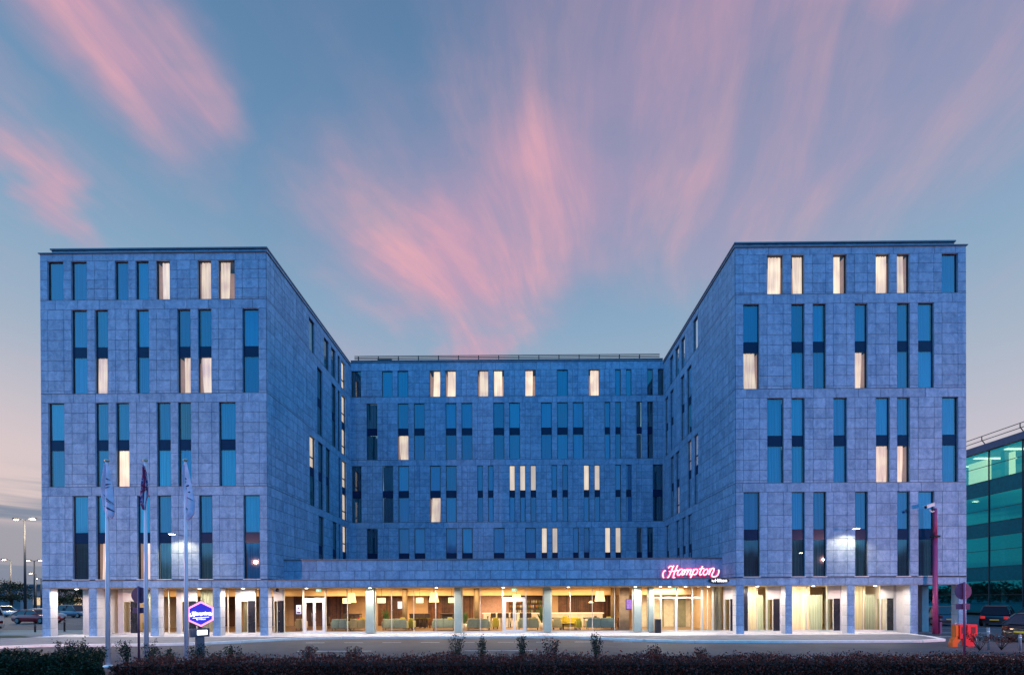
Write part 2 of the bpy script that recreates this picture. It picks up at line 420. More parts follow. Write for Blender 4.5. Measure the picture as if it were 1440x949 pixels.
bk(3, [(-14.67,w1,'d','d'),(-11.63,w1,'t','b'),(-10.1,w1,'t','b'),(-7.06,w1,'t','t'),(-5.53,w1,'t','t'),(-2.48,w1,'b','b'),(.55,w1,'b','b'),(2.12,w5,'B','d'),(3.14,w5,'B','d'),(5.14,w5,'b','b'),(6.17,w5,'b','b'),(8.2,w5,'B','d'),(9.2,w5,'B','d'),(11.22,w5,'d','d'),(12.24,w5,'d','d')])
def sd(F, st, s):
    for u, v, a, b in s: W.append([F, u, v, st, a, b])
sd(LS, 0, [(6.0,6.95,'s',''),(8.73,9.7,'g',''),(10.2,11.15,'g',''),(11.65,12.1,'d',''),(12.48,13.42,'B','')])
sd(LS, 1, [(7.4,8.4,'g','g'),(10.26,11.2,'g','g'),(11.65,12.12,'d','d'),(12.5,13.48,'B','B')])
sd(LS, 2, [(6.0,6.95,'B','g'),(7.53,8.49,'g','g'),(9.0,9.85,'g','g'),(11.75,12.15,'d','d'),(12.55,13.6,'B','B')])
sd(LS, 3, [(7.55,8.5,'g','d'),(10.35,11.28,'g','d'),(11.7,12.1,'d','d'),(12.6,13.6,'B','d')])
sd(RS, 0, [(6.15,7.1,'s',''),(8.95,9.8,'g',''),(10.35,11.3,'g',''),(11.85,12.8,'g','')])
sd(RS, 1, [(7.5,8.5,'g','d'),(9.08,9.95,'g','d'),(11.84,12.76,'g','d'),(13.3,14.2,'g','d')])
sd(RS, 2, [(6.15,7.0,'B','d'),(7.55,8.4,'B','d'),(10.35,11.25,'d','B'),(11.8,12.7,'d','d')])
sd(RS, 3, [(7.5,8.4,'g','d'),(8.93,9.8,'g','d'),(10.38,11.25,'g','d'),(13.2,14.05,'g','d')])

def stone_wall(F, u0, u1, grid, ncs=(4,8,8,7), top=24.74, low=3.68):
    mb = MB()
    sel = lambda st: [(w[1], w[2]) for w in W if w[0] is F and w[3] == st and u0 <= w[1] and w[2] <= u1]
    storey(mb, F, u0, u1, *T1, sel(0), grid, ncs[0], .10)
    band(mb, F, u0, u1, T1[1], top, 1.32, .4)
    for k, (a, b) in enumerate(S):
        storey(mb, F, u0, u1, a, b, sel(k+1), grid, ncs[k+1], .16 if k < 2 else .2)
        t = T1[0] if k == 0 else S[k-1][0]
        band(mb, F, u0, u1, b, t, 1.42, .3+.2*k)
    return mb
SM = [STONE, JOINT, STONE]
gm = [0.0]
def grid_of(u0, u1, a=.5, b=1.02):
    out = []; u = u0
    while u < u1: out += [u, u+a]; u += a+b
    return out
mb = stone_wall(FRONT, X0, X1, LB); mb.build('stone_cladding', SM, hotel)
mb = stone_wall(FRONT, X2, X3, RB); mb.build('stone_cladding', SM, hotel)
mb = stone_wall(BACK, X1, X2, grid_of(X1+.1, X2), top=25.05); mb.build('stone_cladding', SM, hotel)
mb = stone_wall(LS, 0, YB, grid_of(.45, YB)); mb.build('stone_cladding', SM, hotel)
mb = stone_wall(RS, 0, YB, grid_of(.45, YB)); mb.build('stone_cladding', SM, hotel)
mb = stone_wall(LO, 0, YB+6, grid_of(.4, YB+6, .5, 2)); mb.build('stone_cladding', SM, hotel)
mb = stone_wall(RO, 0, YB+6, grid_of(.4, YB+6, .5, 2)); mb.build('stone_cladding', SM, hotel)
# lintel courses over the ground floor
mb = MB()
band(mb, FRONT, X0, X1, 3.21, 3.68, 1.45, .4); band(mb, FRONT, X2, X3, 3.21, 3.68, 1.45, .2)
band(mb, FRONT, X1, X2, 3.21, 3.64, 1.02, .5)
band(mb, LO, 0, YB, 3.21, 3.75, 1.4); band(mb, RO, 0, YB, 3.21, 3.75, 1.4)
CF = Fr((0,2.0,0), (1,0,0), (0,-1,0))
band(mb, CF, X1, X2, 3.68, 4.36, 1.04, .3); band(mb, CF, X1, X2, 4.36, 5.08, 1.04, .8)
mb.build('stone_lintel', SM, hotel)
# copings, ledges
mb = MB()
def ledge(F, u0, u1, z, h=.05, n=.07, mi=0): fbox(mb, F, u0, u1, z, z+h, -.3, n, mi, True)
for (a, b, o0, o1) in ((X0, X1, .45, .12), (X2, X3, .12, .45)):
    ledge(FRONT, a-.07, b+.07, 24.745, .06, .09)
    mb.box(a+o0, b-o1, .30, .6, 24.81, 25.21, 1)
    mb.box(a+o0-.05, b-o1+.05, .22, .68, 25.212, 25.30, 0)
    x_in = b-o1 if a == X0 else a+o0
    s = -1 if a == X0 else 1
    mb.box(min(x_in, x_in+s*.3), max(x_in, x_in+s*.3), .603, YB+6, 24.81, 25.21, 1)
    mb.box(min(x_in-s*.05, x_in+s*.35), max(x_in-s*.05, x_in+s*.35), .683, YB+6, 25.212, 25.30, 0)
    xo = a+o0 if a == X0 else b-o1
    mb.box(min(xo, xo-s*.3), max(xo, xo-s*.3), .603, YB+6, 24.81, 25.21, 1)
    # raised plant-room edge further back
    mb.box(min(x_in+s*.4, x_in+s*3), max(x_in+s*.4, x_in+s*3), 3.2, YB, 24.9, 25.75, 0)
ledge(LS, .093, YB, 24.745, .06, .09); ledge(RS, .093, YB, 24.745, .06, .09)
ledge(BACK, X1+.1, X2-.1, 25.052, .05, .08); mb.box(X1, X2, YB+.25, YB+.5, 25.105, 25.36, 1)
mb.box(X1, X2, YB+.18, YB+.55, 25.362, 25.41, 0)
ledge(CF, X1+.03, X2-.03, 5.082, .09, .07)
fbox(mb, FRONT, X1, X2, 3.642, 3.70, -2.0, .06, 0, True)
for a, b in ((X0, X1-.0), (X2, X3)): fbox(mb, FRONT, a, b, 3.681, 3.715, -.02, .055, 0)
for z in (21.76, 15.73, 9.73):
    for F, a, b in ((FRONT, X0, X1), (FRONT, X2, X3), (BACK, X1+.05, X2-.05), (LS, .05, YB-.05), (RS, .05, YB-.05)):
        fbox(mb, F, a, b, z-.008, z+.010, -.01, .032, 0)
mb.build('coping', [CAP, STONE], hotel)
# sills of the lowest wing windows
for w in W:
    if w[0] is FRONT and w[3] == 3:
        mb = MB(); fbox(mb, FRONT, w[1]-.03, w[2]+.03, 3.725, 3.765, -.05, .075, 0, True)
        mb.build('window_sill', WHITE, hotel)
# shell behind the cladding: roofs, rear walls
mb = MB()
for a, b in ((X0+.05, X1-.05), (X2+.05, X3-.05)):
    mb.box(a, b, .3, YB+6, 24.5, 24.72); mb.box(a, b, YB+6, YB+6.2, 0, 24.7)
    mb.box(a, b, .26, YB+6, 3.23, 3.5)
mb.box(X1, X2, YB+.3, YB+12, 24.7, 25.0); mb.box(X1-.1, X2+.1, YB+12, YB+12.2, 0, 25)
mb.box(X1+.01, X2-.01, 2.05, YB-.02, 4.9, 5.07); mb.box(X1, X2, .03, 9.4, 3.23, 3.5)
mb.build('roof', mat('roof_membrane', (.12,.12,.13), .9), hotel)
# roof railing on the central block
mb = MB()
y = YB+1.2
for z in (25.62, 25.76, 25.90, 26.04, 26.18, 26.32): mb.tube([(X1+.02,y,z),(X2-.02,y,z)], .034, 6)
x = X1+.4
while x < X2:
    mb.tube([(x,y,25.0),(x,y,26.33)], .045, 6); mb.tube([(x,y+.04,26.2),(x+.0,y+.75,25.05)], .03, 6); x += 1.98
mb.box(X1+2.2, X1+3.6, y+.3, y+1.4, 25.0, 26.25)
mb.build('roof_railing', DARKM, hotel)

# ------------------------------------------------------------------ windows
def curtain(mb, F, a, b, z0, z1, gapl, gapr, n, amp=.035, billow=0.0, mi=0):
    nx = 18; nz = 7; vs = []; fs = []
    ph = random.uniform(0, 6); fr = random.uniform(4, 6.5)
    for j in range(nz):
        t = j/(nz-1); z = z0+(z1-z0)*t
        sh = billow*(1-t)**2
        for i in range(nx):
            q = i/(nx-1)
            u = a+gapl+max(-gapl, sh)+(b-gapr-a-gapl+min(sh, gapr)-max(-gapl, sh))*q
            d = n+amp*math.sin(q*fr*6.28*(b-a)+ph+t*.7)+amp*.4*math.sin(q*13+ph*2)
            vs.append(F.P(u, z, d))
    for j in range(nz-1):
        for i in range(nx-1): fs.append((j*nx+i, j*nx+i+1, (j+1)*nx+i+1, (j+1)*nx+i))
    mb.add(vs, fs, mi, True)
WM = [FRAMEM, SPAND, GLASSD, GLASSL, CURT[0], CURT[1], CURT[2], GREYC, LITC[0], LITC[1], LITB, LITR, mat('sky_reflection', (.5,.55,.6), .8)]  # last entry: pale cloth painted as sky reflected in the pane
CI = dict(t=4, b=5, d=6, g=7, L=8, P=9, B=10, s=12)
def fl(c): return c in 'LPB'
def window_parts(w):
    """meshes of one window: frame, spandrel, panes, curtains"""
    F, a, b, st, up, lo = w
    z0, z1 = T1 if st == 0 else S[st-1]
    fr, sp, gp, cs = MB(), None, MB(), []
    nf, nb = -.075, -.13
    t = .03
    fbox(fr, F, a, a+t, z0, z1, nb, nf, 0, True); fbox(fr, F, b-t, b, z0, z1, nb, nf, 0, True)
    fbox(fr, F, a+t, b-t, z1-t, z1, nb, nf, 0, True); fbox(fr, F, a+t, b-t, z0, z0+t, nb, nf, 0, True)
    pan = []
    if st == 0: pan = [(z0+t, z1-t, up)]
    else:
        s0, s1 = z0+SP[0], z0+SP[1]
        sp = MB(); fbox(sp, F, a+t, b-t, s0, s1, nb, nf-.015, 1, True)
        pan = [(s1, z1-t, up), (z0+t, s0, lo)]
    for za, zb, c in pan:
        gmi = 3 if fl(c) else 2
        gp.add([F.P(a+t,za,-.10),F.P(b-t,za,-.10),F.P(b-t,zb,-.10),F.P(a+t,zb,-.10)], [(0,1,2,3)], gmi)
        cm = MB()
        wd = b-a
        if c in 'LP':
            side = random.random() < .5
            g1, g2 = (random.uniform(0, .03), random.uniform(.05, .36)) if side else (random.uniform(.05, .36), random.uniform(0, .03))
            curtain(cm, F, a+t, b-t, za, zb, g1*wd, g2*wd, -.20, .03, random.uniform(-.1, .12)*wd, CI[c])
            # the lit room seen past the curtain
            d0, d1 = -.25, -1.2
            for q in ([(a,za,d1),(b,za,d1),(b,zb,d1),(a,zb,d1)], [(a,za,d0),(a,za,d1),(a,zb,d1),(a,zb,d0)], [(b,za,d0),(b,za,d1),(b,zb,d1),(b,zb,d0)]):
                cm.add([F.P(*p) for p in q], [(0,1,2,3)], 11)
        elif c == 'B':
            curtain(cm, F, a+t, b-t, za, zb, 0, 0, -.17, .006, 0, 10)
            for zz in ([za+(zb-za)*.32] if F in (LS, RS) else []):
                fbox(fr, F, a+t, b-t, zz-.05, zz+.05, nb, nf-.01, 0, True)
        else:
            curtain(cm, F, a+t, b-t, za, zb, random.choice((0, 0, .06))*wd, random.choice((0, 0, .08))*wd, -.185, .03, random.uniform(-.03, .04), CI[c])
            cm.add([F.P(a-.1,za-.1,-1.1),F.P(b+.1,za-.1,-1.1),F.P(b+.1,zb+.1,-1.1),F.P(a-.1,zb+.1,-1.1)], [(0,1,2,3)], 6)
        cs.append(cm)
    return fr, sp, gp, cs
def score(w):
    F, a, b = w[:3]
    if F is FRONT: return 100*(b-a)*(2 if w[3] else 1)
    if F is BACK: return 45*(b-a)*(2 if w[3] else 1)
    return 12*(b-a)*(2 if w[3] else 1)
W.sort(key=score, reverse=True)
rest = MB()
for k, w in enumerate(W):
    fr, sp, gp, cs = window_parts(w)
    if k < 99:
        o = fr.build('window', WM, hotel)
        lit = [fl(c) for c in (w[4], w[5]) if c]
        if any(lit): o['label'] = 'narrow window with warm light behind its curtain' if len(lit) == 1 else ('tall two-storey window, warmly lit in its '+('lower' if lit[1] else 'upper')+' half')
        if sp: sp.build('spandrel_panel', WM, o)
        gp.build('glass_pane', WM, o)
        for c in cs: c.build('curtain', WM, o)
    else:
        for m_ in [fr, sp, gp]+cs:
            if m_: 
                o_ = len(rest.v); rest.v += m_.v; rest.f += [[i+o_ for i in q] for q in m_.f]; rest.mi += m_.mi; rest.sm += m_.sm
o = rest.build('window', WM, hotel); o['kind'] = 'stuff'

# ------------------------------------------------------------------ ground floor
FZ = .18; YG = 1.6
PAVE = mat('pale_paving', (.72,.68,.66), .7, var=.08, vs=1.5, bump=.2)
GREEN = mat('grey_green_metal', (.36,.44,.40), .5, .1, var=.05)
IVORY = mat('ivory_frame', (.72,.68,.58), .5, var=.04)
BLACKG = mat('black_panel', (.012,.014,.022), .25)
mb = MB()
mb.box(X0+3.03, X3-3.1, YG-.10, YG+.10, 0, FZ)
mb.build('plinth', WHITE, hotel)
mb = MB(); mb.box(X0+3.1, X3-3.1, YG+.1, 14, .10, FZ-.005); mb.build('lobby_floor', mat('lobby_floor', (.24,.16,.09), .3, var=.2), hotel)
# ceiling and bulkhead
CEIL = mat('cream_ceiling', (.78,.58,.34), .8, var=.03)
mb = MB(); mb.box(X0+.02, X3-.02, .03, 9.3, 3.195, 3.225)
mb.box(X1-11, X2+.1, 5.2, 9.3, 2.66, 3.19)
mb.build('soffit', [CEIL], hotel)
# wing columns
colx = [(-30.9,-30.4),(-27.87,-27.37),(-23.85,-23.37),(-19.81,-19.34),(-16.75,-16.25),(13.85,14.35),(17.0,17.42),(20.93,21.40),(24.95,25.42),(28.0,28.5)]
for i, (a, b) in enumerate(colx):
    mb = MB(); z = 0
    hs = [0,.62,1.27,1.92,2.57,3.195]
    for za, zb in zip(hs, hs[1:]):
        mb.box(a+.02, b-.02, .02, .48, za, zb, 1)
        fbox(mb, FRONT, a+.004, b-.004, za+.006, zb-.006, -.03, .02, 0, True)
        for s in (a, b):
            d = .014 if s == b else -.014
            x_a, x_b = sorted((s-d*1.5, s+d*0))
            mb.box(x_a, x_b, .034, .49, za+.006, zb-.006, 2)
    mb.build('column', [STONE, JOINT, STONEW], hotel)
# rear piers of the open end bays
for x in (-30.55, 26.0 if False else 28.15):
    mb = MB(); mb.box(x-.2, x+.25, 2.6, 3.1, 0, 3.195); mb.build('column', STONEW, hotel)
for x, n in ((X0+3.05, 1), (25.45, -1)):
    mb = MB(); mb.box(min(x, x+.15*n), max(x, x+.15*n), .5, 14, 0, 3.195); mb.build('end_wall', STONEW, hotel)

def glazed(a, b, z0=FZ, z1=3.19, mull=(), trans=(), door=False, fw=.035, m=IVORY, gm_=GLASSB):
    fr = MB()
    fr.box(a, a+fw, YG-.05, YG+.05, z0, z1); fr.box(b-fw, b, YG-.05, YG+.05, z0, z1)
    fr.box(a+fw, b-fw, YG-.05, YG+.05, z0, z0+.05); fr.box(a+fw, b-fw, YG-.05, YG+.05, z1-.04, z1)
    for x in mull: fr.box(x-fw/2, x+fw/2, YG-.045, YG+.045, z0+.05, z1-.04)
    for z in trans: fr.box(a+fw, b-fw, YG-.043, YG+.043, z-.03, z+.03)
    o = fr.build('glazed_bay', m, hotel)
    g_ = MB(); g_.add([(a+fw,YG,z0+.05),(b-fw,YG,z0+.05),(b-fw,YG,z1-.04),(a+fw,YG,z1-.04)], [(0,1,2,3)])
    g_.build('glass_pane', gm_, o)
    return o
def door(a, b, z1=2.45, leaves=2, fw=.11):
    d = MB()
    d.box(a, a+fw, YG-.09, YG+.07, FZ, z1); d.box(b-fw, b, YG-.09, YG+.07, FZ, z1); d.box(a+fw, b-fw, YG-.09, YG+.07, z1-fw, z1)
    o = d.build('entrance_door', WHITE, hotel)
    wl = (b-a-2*fw)/leaves
    for k in range(leaves):
        xa = a+fw+k*wl; l = MB()
        l.box(xa+.01, xa+.085, YG-.06, YG+.02, FZ, z1-fw-.01); l.box(xa+wl-.085, xa+wl-.01, YG-.06, YG+.02, FZ, z1-fw-.01)
        l.box(xa+.085, xa+wl-.085, YG-.06, YG+.02, FZ, FZ+.13); l.box(xa+.085, xa+wl-.085, YG-.06, YG+.02, z1-fw-.12, z1-fw-.01)
        l.build('door_leaf', WHITE, o)
        g_ = MB(); g_.add([(xa+.08,YG-.02,FZ+.12),(xa+wl-.08,YG-.02,FZ+.12),(xa+wl-.08,YG-.02,z1-fw-.1),(xa+.08,YG-.02,z1-fw-.1)], [(0,1,2,3)])
        g_.build('glass_pane', GLASSB, o)
        h = MB(); hx = xa+wl-.13 if k == 0 else xa+.13
        h.tube([(hx,YG-.13,.95),(hx,YG-.13,1.5)], .018); h.build('handle', CAP, o)
def side_unit(a, b, mid, flip=False):
    """solid pale panel above a curtained side light and a dark louvred door"""
    p = MB(); p.box(a, b, YG-.06, YG+.08, 2.40, 3.19); p.box(a, b, YG-.03, YG+.08, 2.34, 2.398)
    p.build('pale_panel', WHITE, hotel)
    o = glazed(a, mid, FZ, 2.34)
    cm = MB(); curtain(cm, Fr((0,YG,0),(1,0,0),(0,-1,0)), a, mid, FZ, 2.3, 0, .05, -.25, .04); cm.build('curtain', (MATS.get('olive_curtain') or cloth('olive_curtain', (.34,.33,.20), (.55,.53,.36), .4, 12)), o)
    d = MB(); d.box(mid+.005, b, YG-.05, YG+.05, FZ, 2.338)
    for k in range(3): d.box(mid+.06, b-.06, YG-.056, YG-.051, FZ+.1+k*.7, FZ+.72+k*.7)
    d.build('dark_door', BLACKG, hotel)
# left wing: bays between columns
for a, b in ((-27.35,-23.87),(-23.35,-19.83),(-19.32,-16.77)):
    side_unit(a+.35, a+1.33, a+.85)
    pm = MB(); pm.box(a+.0, a+.345, YG-.05, YG+.1, FZ, 3.19); pm.build('pale_pier', STONEW, hotel)
    o = glazed(a+1.35, b+.45 if b > -17 else b, mull=[a+1.35+(b-a-1.35)*.58])
    cm = MB(); curtain(cm, Fr((0,YG,0),(1,0,0),(0,-1,0)), a+1.4, a+2.2, FZ, 3.1, 0, 0, -.35, .05); cm.build('curtain', (MATS.get('sage_curtain') or cloth('sage_curtain', (.36,.42,.32), (.58,.62,.48), .4, 12)), o)
# centre
side_unit(-16.72, -16.05, -16.45)
for a, b, ml, tr in ((-16.02,-14.72,(),()),(-13.18,-10.42,(-11.7,),()),(-9.8,-4.42,(-8.7,-7.2,-5.7),()),(-3.9,-1.17,(-2.68,),()),(.42,1.58,(),()),(2.12,7.63,(3.4,4.9,6.4),()),(8.2,8.64,(),())):
    glazed(a, b, mull=ml, trans=tr)
door(-14.70, -13.2); glazed(-14.70, -13.2, 2.47, 3.19)
door(-1.15, .40); glazed(-1.15, .40, 2.47, 3.19)
for a, b in ((-10.4,-9.82),(-4.4,-3.92),(1.6,2.1),(7.65,8.18),(8.66,8.96)):
    mb = MB(); mb.cbox(a, b, YG-.28, YG+.30, FZ-.02, 3.19, .03); mb.build('column', GREEN, hotel)
# main sliding entrance
glazed(8.98, 12.3, 2.44, 3.19, mull=(9.52,10.6,11.65), fw=.06, m=WHITE)
d = glazed(9.0, 12.3, FZ, 2.42, mull=(9.52,11.65,), fw=.08, m=IVORY); d.name = 'sliding_door'
l = MB(); l.box(10.46, 10.62, YG-.08, YG-.02, FZ, 2.4); l.build('door_leaf', WHITE, d)
glazed(12.32, 13.02, mull=(12.66,), fw=.05)
o = glazed(13.04, 13.78)
cm = MB(); curtain(cm, Fr((0,YG,0),(1,0,0),(0,-1,0)), 13.05, 13.75, FZ, 3.15, 0, 0, -.25, .05); cm.build('curtain', cloth('ivory_curtain', (.5,.48,.38), (.68,.64,.5), .4, 12), o)
side_unit(13.80, 14.50, 14.18)
pm = MB(); pm.box(14.505, 14.78, YG-.05, YG+.1, FZ, 3.19); pm.build('pale_pier', STONEW, hotel)
# right wing: cream curtained bays
CC = cloth('cream_curtain', (.60,.50,.34), (.85,.76,.58), .5, 10)
SC_ = MATS['sage_curtain']
for a, b in ((15.1,17.8),(17.95,21.85),(22.0,25.42)):
    if a == 15.1:
        d = MB(); d.box(15.0, 15.36, YG-.05, YG+.05, FZ, 3.19); d.build('dark_door', BLACKG, hotel); a = 15.37
    g_a, g_b = a, b-1.15
    o = glazed(g_a, g_b, mull=[g_a+(g_b-g_a)*.5])
    cm = MB(); cF = Fr((0,YG,0),(1,0,0),(0,-1,0))
    curtain(cm, cF, g_a+.02, g_a+(g_b-g_a)*.66, FZ, 3.15, 0, 0, -.28, .05, 0, 0); curtain(cm, cF, g_a+(g_b-g_a)*.62, g_b-.02, FZ, 2.6, 0, 0, -.40, .05, 0, 1)
    cm.build('curtain', [CC, SC_], o)
    side_unit(g_b+.01, g_b+.85, g_b+.42)
    pm = MB(); pm.box(g_b+.86, b+.14, YG-.05, YG+.1, FZ, 3.19); pm.build('pale_pier', STONEW, hotel)

# lobby walls
WOOD = mat('walnut_panel', (.12,.05,.022), .45, var=.4, vs=2, island=.45)
CREAMW = mat('cream_wall', (.62,.42,.24), .8, var=.06)
mb = MB()
mb.box(-27.3, 25.4, 9.05, 9.3, 0, 3.2, 0)
x = -26.5
mb.box(13.3, 13.42, 1.9, 9.04, FZ, 3.19, 0)
mb.build('lobby_wall', [CREAMW], hotel)
def woodpanel(a, b, z0, z1, y=8.98):
    m_ = MB(); x = a
    while x < b-.01:
        m_.box(x+.006, min(x+.16, b)-.006, y, y+.05, z0, z1); x += .16
    m_.box(a, b, y+.052, y+.065, z0, z1)
    m_.build('wood_panelling', WOOD, hotel)
for a, b in ((-27,-24),(-22.5,-20.5),(-19,-14.4),(-11.9,-9.6),(-7.7,-5.2),(-4.9,-3.9),(3.2,8.0)): woodpanel(a, b, FZ, 2.64)
mb = MB(); mb.box(-3.7, -1.0, 8.9, 9.03, FZ, 2.65); mb.build('rose_wall', mat('rose_plaster', (.52,.33,.28), .8, var=.1, vs=6), hotel)
mb = MB(); mb.box(8.6, 8.9, 4.5, 9.04, FZ, 3.18); mb.box(6.5, 7.9, 2.6, 2.8, FZ, 3.18) if False else None
mb.build('cream_partition', mat('tan_wall', (.50,.33,.20), .8), hotel)
mb = MB(); mb.box(9.4, 13.29, 6.4, 6.5, FZ, 3.18); mb.build('vestibule_wall', mat('vestibule_cream', (.74,.66,.50), .7), hotel)
mb = MB(); mb.box(9.9, 10.35, 6.33, 6.39, FZ, 2.4); mb.box(11.1, 11.2, 6.33, 6.39, FZ, 2.6); mb.box(12.0, 12.9, 6.33, 6.39, FZ, 2.4); mb.build('inner_doors', mat('sage_panel', (.30,.30,.20), .6), hotel)
mb = MB()
for x in (-8.65, -3.25, 1.9, 7.0): mb.lathe(x, 5.0, [(.19,FZ),(.19,3.18)], 18)
mb.build('round_pillar', mat('brown_pillar', (.20,.15,.09), .6), hotel)

# ------------------------------------------------------------------ lobby contents
LB_ = lambda px, Y: (px-730)*(29.71+Y)/650.0   # only used offline-style: pixel column to metres at depth Y
def sofa(px0, px1, Y, c, label, back_to_cam=True, g='sofas and armchairs in the lobby'):
    a, b = LB_(px0, Y), LB_(px1, Y); w = b-a
    e = thing('sofa' if w > 1.1 else 'armchair', label, 'sofa' if w > 1.1 else 'armchair', ((a+b)/2, Y, FZ), 0 if back_to_cam else math.pi, g)
    m_ = mat('fabric_'+'_'.join(str(int(v*100)) for v in c), c, .9, var=.1, vs=8)
    MB().cbox(-w/2+.1, w/2-.1, .14, .78, .16, .44, .05).build('seat', m_, e)
    bk_ = MB(); nb_ = 2 if w > 1.1 else 1
    for q in range(nb_): bk_.cbox(-w/2+.06+(w-.12)*q/nb_+.004, -w/2+.06+(w-.12)*(q+1)/nb_-.004, -.02, .14, .18, .84, .05)
    bk_.build('backrest', m_, e)
    if w > 1.1 and random.random() < .7:
        MB().cbox(w/2-.55, w/2-.2, .16, .34, .5, .93, .06).build('cushion', mat('mustard_cushion', (.62,.48,.05), .9), e)
    for s in (-1, 1):
        MB().cbox(min(s*w/2, s*(w/2-.11)), max(s*w/2, s*(w/2-.11)), -.05, .80, .18, .66, .05).build('armrest', m_, e)
    for sx in (-1, 1):
        for sy in (.05, .7): MB().lathe(sx*(w/2-.09), sy, [(.018,0),(.026,.15)], 8).build('leg', DARKM, e)
    return e
SG, OL, MU, KH, TE = (.46,.50,.33), (.34,.31,.04), (.60,.50,.05), (.50,.42,.20), (.28,.38,.33)
sofa(463,486,2.9,TE,'blue grey sofa with its back to the glass right of the left entrance door')
s_ = sofa(489,513,3.0,KH,'khaki sofa with a red cushion beside the first green column')
MB().cbox(-.1, .25, .2, .32, .5, .95, .08).build('cushion', mat('red_cushion', (.6,.02,.05), .8), s_)
sofa(535,571,2.9,SG,'pale sage sofa immediately right of the first green column')
sofa(572,580,3.4,OL,'olive armchair between two sage sofas left of the second big pendant', g='sofas and armchairs in the lobby')
sofa(606,638,2.9,SG,'sage sofa under the big tapered pendant beside the second green column')
sofa(655,688,2.9,SG,'sage sofa between the second green column and the glass double doors')
sofa(691,700,4.2,OL,'small olive armchair behind the left leaf of the centre doors')
sofa(727,757,2.9,SG,'grey sage sofa behind the right leaf of the centre doors')
sofa(776,789,3.0,KH,'cream armchair immediately right of the third green column')
sofa(786,813,4.8,MU,'mustard sofa facing the street behind a low dark table', False)
sofa(808,817,2.9,MU,'mustard pouf-like armchair left of the long turquoise sofa')
sofa(824,863,2.9,TE,'long turquoise sofa under the tapered pendant right of the third green column')
sofa(866,879,3.6,(.09,.03,.02),'dark brown leather armchair beside the fourth green column', False)
sofa(412,424,3.4,KH,'khaki armchair by the wall screen at the left entrance')
sofa(196,206,3.0,MU,'yellow armchair behind glass by the second white flagpole')
WOODT = mat('dark_table', (.05,.03,.02), .4)
def table(px, Y, w, h, label, n=4, c=WOODT, g='tables in the lobby'):
    e = thing('table', label, 'table', (LB_(px, Y), Y, FZ), 0, g)
    MB().cbox(-w/2, w/2, -.35, .35, h-.07, h, .02).build('tabletop', c, e)
    if h > 1: MB().box(-w/2+.15, w/2-.15, -.06, .06, .05, h-.071).build('base', c, e)
    for sx in (-1, 1):
        for sy in (-.28, .28): MB().lathe(sx*(w/2-.08), sy, [(.02,0),(.025,h-.05)], 8).build('leg', c, e)
    return e
def stool(px, Y, label, h=.78, c=WOODT):
    e = thing('bar_stool', label, 'stool', (LB_(px, Y), Y, FZ), random.uniform(-.3,.3), 'stools at the high tables and bar')
    MB().lathe(0, 0, [(.20,h-.07),(.22,h-.02),(.20,h)], 14).build('seat', mat('olive_seat', (.16,.14,.03), .8), e)
    MB().cbox(-.2, .2, -.20, -.16, h, h+.34, .012).build('backrest', c, e)
    for sx in (-1, 1):
        for sy in (-1, 1): MB().tube([(sx*.19,sy*.19,0),(sx*.13,sy*.13,h-.04)], .022, 6).build('leg', c, e)
table(589, 6.2, 1.5, 1.1, 'dark high table behind the sage sofas left of the big pendant')
table(628, 6.4, 1.1, 1.1, 'dark high table just left of the second green column')
table(494, 6.2, 1.3, 1.1, 'dark high table behind the khaki sofa with red cushion')
table(799, 3.6, 1.0, .45, 'low dark coffee table in front of the mustard sofa')
table(830, 6.0, 1.2, .75, 'dark dining table behind the long turquoise sofa')
for i, px in enumerate((579,586,593,600)): stool(px, 5.6, ['leftmost','second','third','rightmost'][i]+' stool at the high table left of the big pendant')
for i, px in enumerate((485,494,502)): stool(px, 5.6, ['left','middle','right'][i]+' stool at the high table behind the red cushion')
for i, px in enumerate((692,701,712,720,733,742)): stool(px, 6.3, ['first','second','third','fourth','fifth','sixth'][i]+' stool from the left along the glowing bar counter')
def chair(px, Y, rz, label):
    e = thing('dining_chair', label, 'chair', (LB_(px, Y), Y, FZ), rz, 'dining chairs in the lobby')
    MB().cbox(-.23, .23, -.22, .22, .42, .48, .03).build('seat', mat('olive_seat'), e)
    MB().cbox(-.22, .22, -.24, -.19, .50, .92, .02).build('backrest', WOODT, e)
    for sx in (-1, 1):
        for sy in (-1, 1): MB().tube([(sx*.21,sy*.2,0),(sx*.19,sy*.18,.43)], .018, 6).build('leg', WOODT, e)
for px, Y, nm in ((560,5.6,'right of the first round pillar'),(668,5.4,'beside the second round pillar'),(781,6.0,'behind the mustard sofa'),(853,4.9,'right of the turquoise sofa'),(478,5.0,'behind the blue grey sofa')):
    table(px, Y, .9, .75, 'small dark dining table '+nm)
    chair(px-13, Y+.05, R(-80), 'dark chair on the left of the small table '+nm)
    chair(px+13, Y-.05, R(85), 'dark chair on the right of the small table '+nm)
